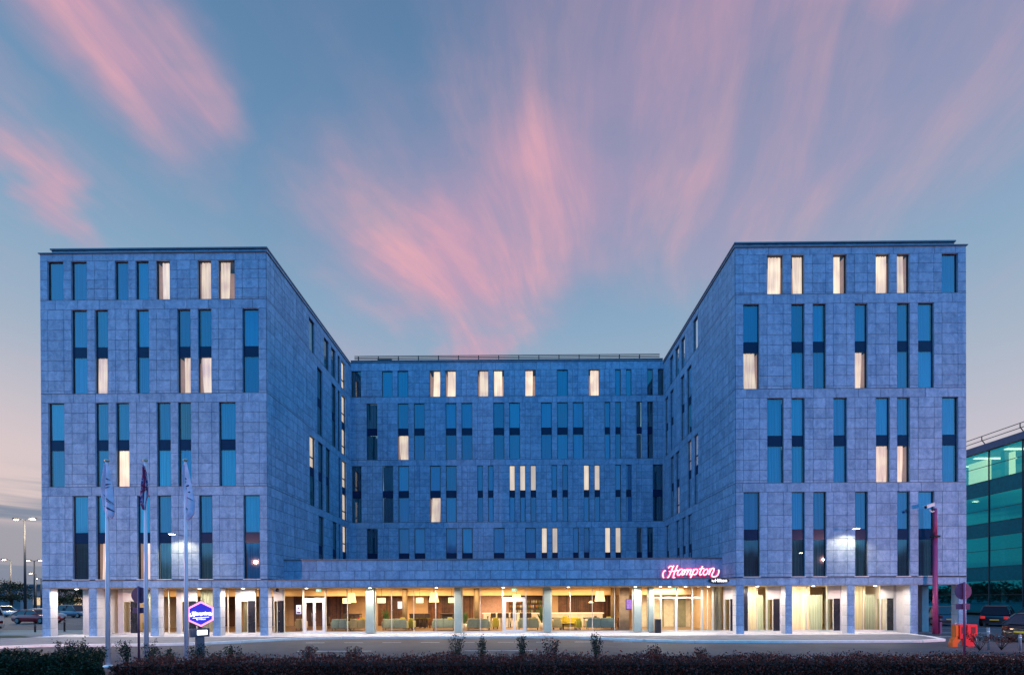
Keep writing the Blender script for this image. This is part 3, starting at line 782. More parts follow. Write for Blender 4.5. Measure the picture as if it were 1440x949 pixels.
# bar counter
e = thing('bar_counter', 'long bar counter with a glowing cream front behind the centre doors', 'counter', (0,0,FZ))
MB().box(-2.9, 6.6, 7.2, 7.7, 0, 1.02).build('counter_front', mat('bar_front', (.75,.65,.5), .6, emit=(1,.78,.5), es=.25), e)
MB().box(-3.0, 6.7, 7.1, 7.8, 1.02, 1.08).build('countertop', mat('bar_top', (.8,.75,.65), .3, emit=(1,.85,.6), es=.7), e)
e = thing('bottle_shelf', 'dark wooden bar shelves with bottles behind the centre doors', 'shelf', (0,8.6,FZ))
m_ = MB(); m_.box(-.9, 2.2, .1, .35, .9, 2.5)
m_.build('cabinet', WOOD, e)
m_ = MB()
for k in range(4): m_.box(-.9, 2.2, -.12, .098, 1.0+.4*k, 1.03+.4*k)
m_.build('shelf', WOODT, e)
m_ = MB()
for k in range(3):
    x = -.8
    while x < 2.1:
        if random.random() < .8: m_.lathe(x, 0, [(.035,1.03+.4*k),(.035,1.22+.4*k),(.012,1.27+.4*k),(.012,1.33+.4*k)], 8, random.randrange(3))
        x += .12
m_.build('bottles', [mat('amber_bottle',(.5,.2,.03),.2), mat('pale_bottle',(.7,.65,.5),.2), mat('green_bottle',(.1,.25,.1),.2)], e)
SHADE = mat('lamp_shade', (.9,.75,.45), .8, emit=(1,.74,.36), es=1.15)
def pendant(px, Y, z0, z1, r0, r1, label):
    e = thing('pendant_lamp', label, 'pendant lamp', (LB_(px, Y), Y, 0), 0, 'pendant lamps over the lobby seating')
    MB().lathe(0, 0, [(r0,z0),(r1,z1)], 24, caps=False).build('lamp_shade', SHADE, e)
    MB().lathe(0, 0, [(r0*.9,z0+.02),(r0*.9,z0+.03)], 20).build('diffuser', SHADE, e)
    MB().tube([(0,0,z1-.02),(0,0,3.19 if Y < 5.2 else 2.66)], .012, 6).build('cord', DARKM, e)
pendant(492.5, 3.2, 2.18, 2.86, .34, .22, 'big tapered cream pendant beside the first green column')
pendant(486, 5.0, 2.10, 2.50, .30, .30, 'drum pendant overlapping the big tapered one at far left')
pendant(535, 5.0, 2.12, 2.50, .30, .30, 'small drum pendant right of the first green column')
pendant(589, 5.0, 2.12, 2.50, .27, .27, 'small drum pendant over the four-stool high table')
pendant(609, 3.2, 2.18, 2.88, .36, .22, 'big tapered pendant left of the second green column')
pendant(634, 5.0, 2.12, 2.50, .25, .25, 'drum pendant partly behind the second green column')
pendant(725.5, 3.4, 2.32, 2.72, .34, .26, 'tapered pendant above the centre double doors')
pendant(842.5, 3.2, 2.20, 2.92, .37, .25, 'big tapered pendant above the long turquoise sofa')
pendant(830, 6.8, 2.05, 2.2, .2, .04, 'small cone pendant left of the turquoise sofa pendant')
pendant(861, 6.8, 2.08, 2.2, .18, .04, 'small cone pendant near the rightmost round pillar')
def plantpot(px, Y, h, label):
    e = thing('potted_plant', label, 'plant', (LB_(px, Y), Y, FZ))
    MB().lathe(0, 0, [(.14,0),(.2,.4)], 14).build('pot', WHITE, e)
    m_ = MB()
    for k in range(26):
        a = random.uniform(0, 6.28); l = random.uniform(.4, 1)*h; t = random.uniform(.1,.45)
        p = Vector((0,0,.38)); q = p+Vector((math.cos(a)*t, math.sin(a)*t, l)); s = Vector((-math.sin(a), math.cos(a), 0))*.05
        md = (p+q)/2+Vector((0,0,.1))
        m_.add([p, md-s, q, md+s], [(0,1,2,3)])
    m_.build('leaves', mat('plant_leaf', (.05,.12,.03), .6, var=.3), e)
plantpot(541, 4.2, 1.3, 'spiky potted plant between first green column and round pillar')
plantpot(652, 4.2, 1.2, 'spiky potted plant between second green column and round pillar')
plantpot(761, 4.4, 1.6, 'tall leafy plant left of the third green column')
plantpot(873, 6.5, 1.5, 'leafy plant against the bright wall by the rightmost pillar')
def screen(x, y, z, w, h, c, label, name='wall_screen'):
    e = thing(name, label, 'screen', (x, y, z))
    MB().box(-w/2-.03, w/2+.03, 0, .06, -h/2-.03, h/2+.03).build('bezel', DARKM, e)
    MB().box(-w/2, w/2, -.006, -.001, -h/2, h/2).build('display', c, e)
    return e
m_, g, out = newmat('violet_display')
em = g.node('ShaderNodeEmission'); tc = g.node('ShaderNodeTexCoord')
g.link(g.mix(g.noise(tc.outputs['Object'], 7, 2), c4((.25,.06,.9)), c4((.9,.5,.95))), em.inputs[0]); em.inputs[1].default_value = .9
g.nt.links.new(em.outputs[0], out.inputs[0]); VIOL = m_
screen(LB_(883.5,2.5), 2.5, 2.0, .38, .66, VIOL, 'glowing violet screen on the tan wall left of the fourth green column')
MB().box(6.95, 7.64, 2.57, 2.75, FZ, 3.18).build('tan_pier', MATS['tan_wall'], hotel)
s1 = screen(LB_(418,2.3), 2.3, 1.72, .36, .62, mat('pale_display', (.8,.8,.9), emit=(.78,.74,1), es=.9), 'pale lit poster screen beside the left entrance door', 'poster_screen')
MB().box(-.12, .12, -.012, -.007, -.26, -.16).build('picture', mat('poster_ink', (.3,.05,.2), .5), s1)
MB().lathe(0, 0, [(.04,.05),(.04,.16)], 10).build('picture', mat('poster_ink', (.3,.05,.2), .5), s1, Matrix.Translation((0,-.05,0)))
screen(LB_(561,6), 6.0, 1.95, .35, .55, mat('blue_white_display', (.6,.7,.8), emit=(.6,.72,.9), es=.8), 'small bluish screen on the wall right of the first round pillar')
# green exit signs
for px, Y, l in ((446,2.0,'left entrance door'),(722,2.0,'centre double doors'),(948,2.2,'sliding entrance doors'),(285,3.0,'hexagonal roadside sign')):
    e = thing('exit_sign', 'green running-man exit sign above the '+l if px != 285 else 'small green exit sign seen just above the hexagonal roadside sign', 'exit sign', (LB_(px, Y), Y, 3.02), 0, 'green exit signs')
    MB().box(-.17, .17, 0, .04, -.09, .09).build('sign_box', mat('exit_green', (.1,.6,.4), emit=(.25,.85,.6), es=1.0), e)
    m_ = MB(); m_.box(-.12, -.09, -.004, -.001, -.04, .05); m_.box(-.07, .0, -.004, -.001, -.015, .01); m_.prism([(.0,-.05),(.07,0),(.0,.05)], -.004, -.001)
    m_.build('pictogram', mat('exit_white', (.9,.9,.9), emit=(1,1,1), es=1.4), e)
# bin and planter by the main door
e = thing('litter_bin', 'slim black litter bin left of the sliding entrance doors', 'bin', (LB_(923,1.2), 1.1, .004))
MB().cbox(-.18, .18, -.16, .16, .03, .98, .03).build('body', DARKM, e); MB().cbox(-.2, .2, -.18, .18, .985, 1.04, .03).build('lid', CAP, e)
# lobby lighting
for x, wd, en in ((-24.5,4.5,110),(-19.5,4.5,120),(-13.5,4.5,180),(-8,5,245),(-2,5,245),(4,5,245),(9.6,2,100)):
    a = lamp('AREA', 'lobby_light', (x, 3.9, 3.12), en, (1,.64,.31), shape='RECTANGLE', size=wd, size_y=1.6)
for x in (-11,-6,-1,4.5): lamp('AREA', 'lobby_light', (x, 7.0, 2.6), 170, (1,.68,.36), shape='RECTANGLE', size=4, size_y=1.2)
lamp('AREA', 'corridor_light', (11, 4.5, 3.1), 230, (1,.86,.62), shape='RECTANGLE', size=2.5, size_y=3)
for x in (16.3, 19.5, 23.3):
    a = lamp('AREA', 'room_light', (x, YG+1.9, 1.8), 130, (1,.84,.60), shape='RECTANGLE', size=2.6, size_y=2.0); a.rotation_euler = (R(-90), 0, 0)

# downlights under the soffit
dl = [-29.4,-24.8,-21.2,-18.3,-14.1,-9.9,-5.5,-1.1,3.2,7.6,9.25,9.85,10.9,12.4,15.6,19.25,23.3]
for i, x in enumerate(dl):
    nm = 'wing' if x < -17 or x > 14 else 'lobby front'
    e = thing('downlight', 'round recessed downlight in the soffit of the '+('left wing' if x < -17 else 'right wing' if x > 14 else 'lobby front'), 'downlight', (x, .75, 3.19), 0, 'downlights under the '+('left wing' if x < -17 else 'right wing' if x > 14 else 'lobby front'))
    MB().lathe(0, 0, [(.10,-.03),(.12,-.02),(.12,.0)], 16).build('trim', WHITE, e)
    MB().lathe(0, 0, [(.085,-.045),(.085,-.032)], 16).build('bulb', WHITEL, e)
    l = lamp('SPOT', 'downlight_beam', (x, .52, 3.12), 110 if 9 < x < 12.5 else 290, (1,.86,.72), spot_size=R(174), spot_blend=.35, shadow_soft_size=.08)
# wall floodlights
for x, z, side in ((-21.75, 6.55, 'left'), (20.85, 6.68, 'right')):
    e = thing('wall_floodlight', 'small white floodlight on a bracket lighting the stone of the '+side+' wing', 'floodlight', (x, 0, z), 0, 'floodlights on the wings')
    MB().tube([(0,0,0),(0,-.5,.02),(0,-.85,.02)], .02).build('bracket', CAP, e)
    MB().box(-.18, .18, -1.06, -.82, -.02, .05).build('housing', CAP, e)
    MB().box(-.15, .15, -1.04, -.84, -.035, -.022).build('lens', WHITEL, e)
    l = lamp('SPOT', 'flood_beam', (x, -.95, z-.10), 260, (1,.68,.38), spot_size=R(140), spot_blend=.45, shadow_soft_size=.10)
    l.rotation_euler = (R(12), 0, 0)

# small black dome camera near the left pier, speaker box
e = thing('dome_camera', 'small black dome camera under the soffit beside the left wing corner column', 'camera', (-15.95, .6, 3.17))
MB().lathe(0, 0, [(.02,-.24),(.09,-.22),(.12,-.14),(.10,-.06),(.05,0)], 16).build('housing', DARKM, e)

# ------------------------------------------------------------------ lettering
def spline(pts, n=6):
    out = []; P = [Vector(p) for p in pts]
    P = [P[0]*2-P[1]]+P+[P[-1]*2-P[-2]]
    for i in range(1, len(P)-2):
        for k in range(n):
            t = k/n; a, b, c, d = P[i-1], P[i], P[i+1], P[i+2]
            out.append(.5*((2*b)+(-a+c)*t+(2*a-5*b+4*c-d)*t*t+(-a+3*b-3*c+d)*t**3))
    out.append(P[-2]); return out
# script lettering drawn as strokes, x to the right, y up; total about 9.4 x 2.4 units
HAMP = [
 [(.45,1.65),(.15,1.45),(.05,.9),(.3,.35),(.75,.25),(1.15,.75),(1.4,1.5),(1.62,2.25)],
 [(.85,2.05),(1.15,2.35),(1.62,2.3),(1.75,2.45)],
 [(2.35,2.5),(2.15,1.9),(1.95,1.2),(1.85,.5),(1.95,.32),(2.15,.5)],
 [(1.05,1.45),(1.5,1.5),(2.1,1.55),(2.45,1.7)],
 [(3.35,1.7),(3.0,1.85),(2.6,1.5),(2.5,1.0),(2.75,.85),(3.1,1.15),(3.4,1.75),(3.25,1.2),(3.3,.9),(3.55,1.0)],
 [(3.6,1.85),(3.7,1.5),(3.55,.88)], [(3.6,1.15),(3.95,1.75),(4.2,1.75),(4.15,1.3),(4.0,.88)], [(4.1,1.2),(4.45,1.75),(4.7,1.75),(4.65,1.3),(4.55,.95),(4.8,.95)],
 [(5.1,1.85),(5.05,1.3),(4.75,.35)], [(5.0,1.3),(5.35,1.8),(5.75,1.75),(5.8,1.35),(5.5,.95),(5.1,.98)],
 [(6.55,2.35),(6.35,1.7),(6.2,1.1),(6.35,.88),(6.6,1.0)], [(6.05,1.85),(6.4,1.92),(6.85,1.95)],
 [(7.3,1.85),(6.95,1.65),(6.8,1.2),(7.0,.88),(7.35,1.0),(7.55,1.45),(7.45,1.8),(7.3,1.85)],
 [(7.85,1.95),(7.9,1.5),(7.75,.9)], [(7.82,1.3),(8.15,1.9),(8.5,1.95),(8.5,1.5),(8.3,1.0),(8.35,.65),(8.8,.55),(9.25,.85),(9.4,1.4),(9.3,1.75)],
]
def script_sign(parent, ox, oz, y, k, mats, r=.1, halo=True, name='lettering', slant=.12):
    a, b = MB(), MB()
    for s in HAMP:
        p = [(ox+(q.x+slant*(q.y-1.2))*k, y, oz+q.y*k) for q in spline([(x, z, 0) for x, z in s])]
        a.tube(p, r*k, 6)
        if halo:
            for i, (q0, q1) in enumerate(zip(p, p[1:])):
                d = Vector(q1)-Vector(q0)
                if d.length < 1e-5: continue
                n = Vector((-d.z, 0, d.x)).normalized()*r*k*2.4; e_ = d.normalized()*r*k*.5
                q0v, q1v = Vector(q0)-e_, Vector(q1)+e_; dy = Vector((0, .05+.0006*i, 0))
                b.add([q0v-n+dy, q1v-n+dy, q1v+n+dy, q0v+n+dy], [(0,1,2,3)])
    a.build(name, mats[0], parent)
    if halo: b.build('letter_halo', mats[1], parent)
NEONW = mat('neon_pink_white', (1,.8,.85), emit=(1,.62,.70), es=1.7)
NEONR = mat('neon_red', (.6,.02,.1), emit=(.95,.03,.17), es=.75)
e = thing('script_sign', 'glowing pink-red script sign reading Hampton on the canopy parapet', 'sign', (0,0,0))
script_sign(e, 9.72, 3.62, 1.80, .405, (NEONW, NEONR))
m_ = MB()
for x in (10.2, 11.2, 12.2, 13.1): m_.box(x-.02, x+.02, 1.84, 1.99, 3.9, 4.3)
m_.build('bracket', DARKM, e)
lamp('AREA', 'sign_glow', (11.6, 1.45, 4.2), 7, (1,.12,.30), shape='RECTANGLE', size=3.6, size_y=.9).rotation_euler = (R(90), 0, 0)
def text_mesh(s, size, name, m, parent, M, ext=.004, shear=0.0):
    c = bpy.data.curves.new('t', 'FONT'); c.body = s; c.size = size; c.extrude = ext; c.align_x = 'CENTER'; c.align_y = 'CENTER'; c.offset = size*.012; c.shear = shear
    o = bpy.data.objects.new('t', c); col.objects.link(o)
    bpy.context.view_layer.update()
    me = bpy.data.meshes.new_from_object(o.evaluated_get(bpy.context.evaluated_depsgraph_get()))
    bpy.data.objects.remove(o); me.materials.clear(); me.materials.append(m)
    q = bpy.data.objects.new(name, me); col.objects.link(q); q.parent = parent; q.matrix_local = M
    return q
TXT = mat('white_letters', (1,1,1), emit=(1,1,1), es=1.6)
RX = Matrix.Rotation(R(90), 4, 'X')
e = thing('oval_sign', 'small dark oval sign with white lettering on the lintel under the script sign', 'sign', (12.72, -.06, 3.52))
m_ = MB(); m_.prism([(.66*math.cos(t*math.pi/16), .19*math.sin(t*math.pi/16)) for t in range(32)], -.06, .03); m_.build('board', mat('black_board', (.015,.015,.02), .4), e)
text_mesh('by', .2, 'lettering', TXT, e, Matrix.Translation((-.38,-.07,-.01)) @ RX)
text_mesh('Hilton', .31, 'lettering', TXT, e, Matrix.Translation((.12,-.07,0)) @ RX)

# hexagonal roadside sign
e = thing('hexagonal_sign', 'illuminated blue hexagonal hotel sign with pink border on a low pedestal', 'sign', (-12.50, -11.7, 0), R(48))
hx = lambda r, cz=1.90: [(r*math.sin(k*math.pi/3), cz+r*math.cos(k*math.pi/3)) for k in range(6)]
MB().prism(hx(.50), -.02, .30).build('casing', mat('sign_casing', (.05,.02,.035), .4), e)
m_ = MB(); o1, i1 = hx(.495), hx(.43)
for k in range(6):
    j = (k+1)%6; m_.prism([o1[k], o1[j], i1[j], i1[k]], -.05, -.022)
m_.build('border', mat('pink_border', (.9,.3,.5), emit=(1,.28,.55), es=1.9), e)
MB().prism(hx(.429), -.034, -.023).build('face', mat('blue_face', (.03,.03,.5), emit=(.06,.05,.70), es=.5), e)
script_sign(e, -.37, 1.80, -.055, .078, (mat('sign_white', (1,1,1), emit=(1,1,1), es=2.4), NEONR), r=.2, halo=False)
m_ = MB(); m_.prism([(-.27,1.735),(.27,1.765),(.27,1.785),(-.27,1.76)], -.045, -.035); m_.build('underline', TXT, e)
text_mesh('by Hilton', .085, 'lettering', TXT, e, Matrix.Translation((0,-.042,1.70)) @ RX)
MB().cbox(-.33, .30, .0, .26, 1.00, 1.33, .02).build('light_box', mat('sign_box_dark', (.06,.06,.09), .4), e)
MB().box(-.12, .22, -.008, -.001, 1.08, 1.27).build('lit_panel', mat('lit_panel', (1,1,1), emit=(.85,.9,1), es=2.6), e)
MB().cbox(-.14, .14, .02, .24, 0, .998, .02).build('pedestal', mat('pedestal_grey', (.10,.10,.13), .5), e)
MB().box(-.05, .05, .08, .18, 1.331, 1.42).build('neck', DARKM, e)
lamp('POINT', 'sign_glow', (-12.5, -12.1, 1.3), 1.5, (.8,.8,1), shadow_soft_size=.1)

# ------------------------------------------------------------------ ground, roads, paving
def asphalt(name, a, b, sc_=1.2):
    m, g, out = newmat(name); p = g.node('ShaderNodeBsdfPrincipled'); p.inputs['Roughness'].default_value = .75
    tc = g.node('ShaderNodeTexCoord')
    n = g.noise(tc.outputs['Object'], .35*sc_, 6, .65, .5); n2 = g.noise(tc.outputs['Object'], 45, 3, .6)
    f_ = g.m('ADD', g.m('MULTIPLY', g.smooth(n, .35, .65), .6), g.m('MULTIPLY', n2, .4))
    g.link(g.mix(f_, c4(a), c4(b)), p.inputs['Base Color'])
    bm = g.node('ShaderNodeBump'); bm.inputs['Strength'].default_value = .4; bm.inputs['Distance'].default_value = .01
    g.link(n2, bm.inputs['Height']); g.nt.links.new(bm.outputs[0], p.inputs['Normal'])
    g.nt.links.new(p.outputs[0], out.inputs[0]); MATS[name] = m; return m
ASP = asphalt('asphalt', (.022,.022,.031), (.062,.059,.070))
ASP2 = asphalt('car_park_asphalt', (.05,.055,.065), (.09,.095,.105))
def sheet(name, poly, z, m, kind='structure'):
    b = MB(); b.add([(x,y,z) for x, y in poly], [tuple(range(len(poly)))])
    return tag(b.build(name, m), kind=kind)
sheet('ground', [(-900,-300),(900,-300),(900,1500),(-900,1500)], -.004, ASP2)
sheet('road', [(-90,-14.6),(90,-14.6),(90,-1.2),(-90,-1.2)], 0, ASP)
MARK = mat('road_paint', (.62,.62,.62), .7, var=.25, vs=9)
# left pavement with curved kerb, running to the building
edgeL = [(-60,-7.2),(-32,-6.9),(-27.5,-6.6),(-25.2,-5.4),(-20,-5.2),(-17.6,-4.7),(-15.8,-3.6),(-14.2,-2.2),(-12.5,-1.35),(-11,-1.2)]
edgeR = [(2.0,-1.2),(3.6,-1.5),(5.2,-2.6),(7.0,-3.7),(9.5,-4.4),(14,-4.7),(21.5,-4.6),(23.2,-4.0),(24.0,-2.2),(24.4,0)]
def paving(name, pts, z0, z1, m): 
    b = MB(); b.slab(pts, z0, z1); return tag(b.build(name, m), kind='structure')
PAV2 = mat('grey_paving', (.20,.19,.19), .8, var=.18, vs=1.2, bump=.3)
paving('pavement', [(-60,1.7)]+edgeL+[(2.0,-1.2)]+edgeR[1:]+[(24.4,1.7)], .002, .10, PAV2)
KERB = mat('kerb_stone', (.80,.77,.72), .7, var=.08, vs=4)
for pts in (edgeL, edgeR):
    b = MB()
    for (ax, ay), (bx, by) in zip(pts, pts[1:]):
        d = Vector((bx-ax, by-ay)).normalized(); n = Vector((d.y, -d.x))*.26
        b.slab([(ax+n.x, ay+n.y), (bx+n.x, by+n.y), (bx, by), (ax, ay)][::1], .0, .125)
    tag(b.build('kerb', KERB), kind='structure')
b = MB(); b.box(-11.05, 2.05, -1.36, -1.2, 0, .125); tag(b.build('kerb', KERB), kind='structure')
m_, g, out = newmat('jointed_paving'); p_ = g.node('ShaderNodeBsdfPrincipled'); p_.inputs['Roughness'].default_value = .7
tc = g.node('ShaderNodeTexCoord'); bt = g.node('ShaderNodeTexBrick'); g.link(tc.outputs['Object'], bt.inputs['Vector'])
for k_, v_ in (('Scale', 1.0), ('Mortar Size', .018), ('Brick Width', .6), ('Row Height', .6)): bt.inputs[k_].default_value = v_
bt.inputs['Color1'].default_value = (.74,.69,.67,1); bt.inputs['Color2'].default_value = (.60,.56,.55,1); bt.inputs['Mortar'].default_value = (.28,.26,.26,1)
vm_ = g.mix(g.smooth(g.noise(tc.outputs['Object'], .9, 6, .65), .42, .7, 0, .45), bt.outputs[0], c4((.40,.36,.35)))
g.nt.links.new(vm_, p_.inputs['Base Color']); g.nt.links.new(p_.outputs[0], out.inputs[0]); PAVE = m_
sheet('forecourt_paving', [(X0,YG-.02),(X0,-.55),(-17,-1.0),(-11,-1.15),(2,-1.15),(8,-1.0),(X3-3.5,-.6),(X3-3.5,YG-.02)], .104, PAVE)
b = MB()
def dash(x0, x1, y0, y1=None, w=.11, z=.006):
    y1 = y0 if y1 is None else y1
    b.add([(x0,y0-w/2,z),(x1,y1-w/2,z),(x1,y1+w/2,z),(x0,y0+w/2,z)], [(0,1,2,3)])
x = -12
while x < 8.2: dash(x, x+1.05, -3.9); x += 2.15
for a_, b_ in ((-10.5,-7.0),(-2.6,.6)): dash(a_-.0, b_, -8.0)
x = -20
while x < 20: dash(x, x+2, -10.9); x += 6
tag(b.build('road_markings', MARK), kind='structure')
sheet('footpath', [(-90,2.0),(-31.3,2.2),(-28.2,3.2),(-28.2,7.0),(-90,8.5)], .03, mat('tan_paving', (.42,.34,.27), .8, var=.1, vs=1))
GRS = mat('verge_grass', (.06,.065,.025), .9, var=.4, vs=3)
sheet('grass_verge', [(-60,-1.6),(-33.0,-1.6),(-30.9,-.6),(-33.0,.6),(-60,1.4)], .112, GRS)
sheet('planting_bed', [(-60,-19),(40,-19),(40,-14.7),(19.5,-14.0),(-60,-14.0)], .01, mat('bed_soil', (.03,.02,.015), .95, var=.4))
b = MB()
for k in range(14):
    xx = 30+k*2.6; b.add([(xx,3.5,.004),(xx+.1,3.5,.004),(xx+.1,8,.004),(xx,8,.004)], [(0,1,2,3)])
b.add([(24,-1.4,.006),(60,-1.0,.006),(60,-.85,.006),(24,-1.25,.006)], [(0,1,2,3)])
b.add([(25.5,1.6,.006),(31.5,1.2,.006),(31.5,1.5,.006),(25.5,1.9,.006)], [(0,1,2,3)])
for k in range(16):
    xx = -78+k*2.6; b.add([(xx,15.4,.004),(xx+.1,15.4,.004),(xx+.1,20,.004),(xx,20,.004)], [(0,1,2,3)])
tag(b.build('parking_lines', MARK), kind='structure')

# ------------------------------------------------------------------ foliage helper
def leaves(mb, pts, size, mi_choices=(0,), flat=.5):
    for p in pts:
        a = Vector((random.gauss(0,1), random.gauss(0,1), random.gauss(0,1)*flat+.3)).normalized()
        t = a.cross(Vector((random.gauss(0,1), random.gauss(0,1), random.gauss(0,1)))).normalized()
        w = a.cross(t); s = size*random.uniform(.6, 1.3)
        p = Vector(p)
        mb.add([p-t*s, p-w*s*.5, p+t*s, p+w*s*.5], [(0,1,2,3)], random.choice(mi_choices))
HL = [mat('copper_leaf', (.20,.018,.005), .55, var=.4), mat('dark_leaf', (.035,.010,.004), .6, var=.4), mat('red_leaf', (.26,.018,.012), .5, var=.3)]
GL = [mat('green_leaf', (.016,.024,.009), .6, var=.4, spec=.25), mat('deep_green_leaf', (.009,.014,.006), .65, var=.4, spec=.2), mat('pale_green_leaf', (.035,.050,.018), .55, var=.3, spec=.3)]
BARK = mat('bark', (.05,.035,.025), .9, var=.3)
def hedge_points(x0, x1, y0, y1, top, n, zmin=.1):
    pts = []
    for _ in range(n):
        x = random.uniform(x0, x1)
        h = top(x)
        if random.random() < .55:
            y = y0+abs(random.gauss(0, .06))*random.choice((1,1,-.6)); z = random.uniform(zmin, h)
        else:
            y = random.uniform(y0, y1); z = h-abs(random.gauss(0, .05))+ (random.random()**6)*.16
        pts.append((x, y, z))
    return pts
def nz(x, s=0): return .03*math.sin(x*2.1+s)+.02*math.sin(x*5.3+s*2)+.015*math.sin(x*11+s)
hg = thing('hedge', 'long clipped dark copper-leaved hedge along the near side of the road', 'hedge', (0,0,0))
topf = lambda x: .75-(.13 if x < -10.9 else 0)+.025*math.cos(x*.3)+nz(x)
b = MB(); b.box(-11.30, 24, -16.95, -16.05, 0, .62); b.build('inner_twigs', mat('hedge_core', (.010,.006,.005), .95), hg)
b = MB(); leaves(b, hedge_points(-11.38, 21, -17.02, -15.9, topf, 78000), .030, (0,0,0,1,1,1,2)); b.build('foliage', HL, hg)
bs = thing('broad_shrub', 'dark green rounded shrub mass at the left corner beside the first flagpole', 'shrub', (0,0,0))
tp2 = lambda x: 1.14-.03*(x+13)**2*.4+nz(x, 2)*1.8-(max(0, x+12.3)**2)*.5
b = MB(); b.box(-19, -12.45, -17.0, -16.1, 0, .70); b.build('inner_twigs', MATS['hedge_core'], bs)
b = MB(); leaves(b, [p for p in hedge_points(-17.5, -11.3, -17.1, -16.0, lambda x: max(.3, .86+nz(x,2)*2.2-max(0, x+12.5)*.25), 30000) if p[0] < -.907*(29.71+p[1])+.04*math.sin(p[2]*17)], .034, (0,1,1,2)); b.build('foliage', GL, bs)
# taller shoots that stand above the hedge
def shrub(px, ytop, Y, label, green=True, wd=.28):
    x = LB_(px, Y); h = 2.497-(ytop-841.3)*(29.71+Y)/650
    e = thing('young_shrub', label, 'shrub', (x, Y, 0), random.uniform(0, 6), 'young shrubs standing above the hedge')
    st, lf = MB(), MB(); P_ = []
    for k in range(9):
        a = random.uniform(0, 6.28); t = random.uniform(.1, 1)*wd; hh = h*random.uniform(.78, 1.0)
        pts = [Vector((0,0,.02)), Vector((math.cos(a)*t*.5, math.sin(a)*t*.5, hh*.55)), Vector((math.cos(a)*t, math.sin(a)*t, hh))]
        st.tube(pts, [.012,.008,.003], 5)
        for q in range(60):
            s = random.uniform(.5, 1); c_ = pts[1].lerp(pts[2], (s-.5)*2)
            P_.append(c_+Vector((random.gauss(0,.045), random.gauss(0,.045), random.gauss(0,.03))))
    leaves(lf, P_, .028, (0,1,2) if green else (0,1))
    st.build('stems', BARK, e); lf.build('leaves', GL if green else HL, e)
for px, yt, Y, g_, l in ((80,899,-15.9,1,'leftmost upright shoot rising from the broad shrub'),(97,896,-15.8,1,'tallest upright shoot in the broad shrub'),(112,897,-15.9,1,'right-hand upright shoot in the broad shrub'),(133,906,-15.9,1,'low shoot beside the base of the first flagpole'),
        (175,898,-15.2,1,'leafy young shrub between the first flagpole and the round sign post'),(208,899,-15.2,1,'leafy young shrub right at the second flagpole'),(275,903,-15.0,1,'low shrub around the hexagonal sign pedestal'),(322,906,-15.2,1,'small shrub right of the hexagonal sign'),
        (228,911,-15.4,1,'low dark shrub left of the third flagpole'),(300,914,-15.5,1,'low tuft just right of the sign pedestal'),(432,905,-15.0,0,'thin shoot in front of the left entrance door'),(495,906,-15.0,0,'thin bare shoot in front of the khaki sofa'),
        (639,889,-15.4,1,'bushy young shrub in front of the second green column'),(677,893,-15.4,1,'young shrub left of the centre doors'),(735,893,-15.2,1,'young shrub in front of the centre doors'),(775,895,-15.2,0,'thin young shrub right of the third green column'),
        (838,888,-15.2,1,'tall bushy young shrub in front of the long turquoise sofa'),(918,908,-15.2,0,'low shoot in front of the litter bin'),(985,910,-15.4,0,'low dark shoot below the oval sign')):
    shrub(px, yt, Y, l, g_)

# ------------------------------------------------------------------ flags
POLE = mat('pole_white', (.88,.70,.76), .35, var=.04)
CLW = mat('flag_white', (.88,.66,.82), .8, var=.12, vs=5)
def flagpole(px, label, z1=7.5):
    x = LB_(px, -12.9)
    e = thing('flagpole', label, 'flagpole', (x, -12.9, 0), 0, 'white flagpoles in a row')
    MB().tube([(0,0,.02),(0,0,3),(0,0,z1)], [.075,.065,.038], 14).build('pole', POLE, e)
    MB().lathe(0, 0, [(.02,z1),(.075,z1+.02),(.085,z1+.06),(.05,z1+.1),(.01,z1+.12)], 14).build('finial', mat('finial_brass', (.5,.45,.35), .35, .6), e)
    MB().lathe(0, 0, [(.17,0),(.17,.05),(.1,.09)], 16).build('base_plate', WHITE, e)
    return x, e
def flag(x, z1, z0, prof, label, mats, marks, seed, cname='flag'):
    """drooping banner: prof gives left/right reach for t from top to bottom"""
    rnd = random.Random(seed); nr, nc = 36, 18
    def lr(t):
        for (t0, l0, r0_), (t1, l1, r1_) in zip(prof, prof[1:]):
            if t <= t1:
                q = (t-t0)/(t1-t0); return l0+(l1-l0)*q, r0_+(r1_-r0_)*q
        return prof[-1][1:]
    def P(q, t):
        l, r_ = lr(t); u = (l+(r_-l)*q)*1.25
        return (u+.012*math.sin(t*9+seed), -.05-.055*math.sin(q*9+t*2.5+seed)-.02*math.sin(q*21+t*6), z1+(z0-z1)*t+.07*q*(t-.3)*math.sin(seed+q*3))
    vs = [P(i/(nc-1), j/(nr-1)) for j in range(nr) for i in range(nc)]
    fs = [(j*nc+i, j*nc+i+1, (j+1)*nc+i+1, (j+1)*nc+i) for j in range(nr-1) for i in range(nc-1)]
    b = MB(); b.add(vs, fs, 0, True); o = b.build(cname, mats[0]); o.location = (x, -12.9, 0)
    tag(o, label, 'flag', 'flags hanging from the poles')
    m_ = MB()
    for (q0, t0, q1, t1, w) in marks:
        n = 8; vv = []
        for k in range(n+1):
            q = q0+(q1-q0)*k/n; t = t0+(t1-t0)*k/n; ww = w*math.sin(math.pi*(k+.6)/(n+1.2))
            for s in (-1, 1):
                p = P(q, t+s*ww); vv.append((p[0], p[1]-.012, p[2]))
        m_.add(vv, [(2*k, 2*k+1, 2*k+3, 2*k+2) for k in range(n)])
    m_.build('lettering', mats[1], o)
INK = mat('flag_ink', (.03,.015,.08), .8)
x, e = flagpole(146.8, 'leftmost white flagpole, its base visible between the shrub and the hedge')
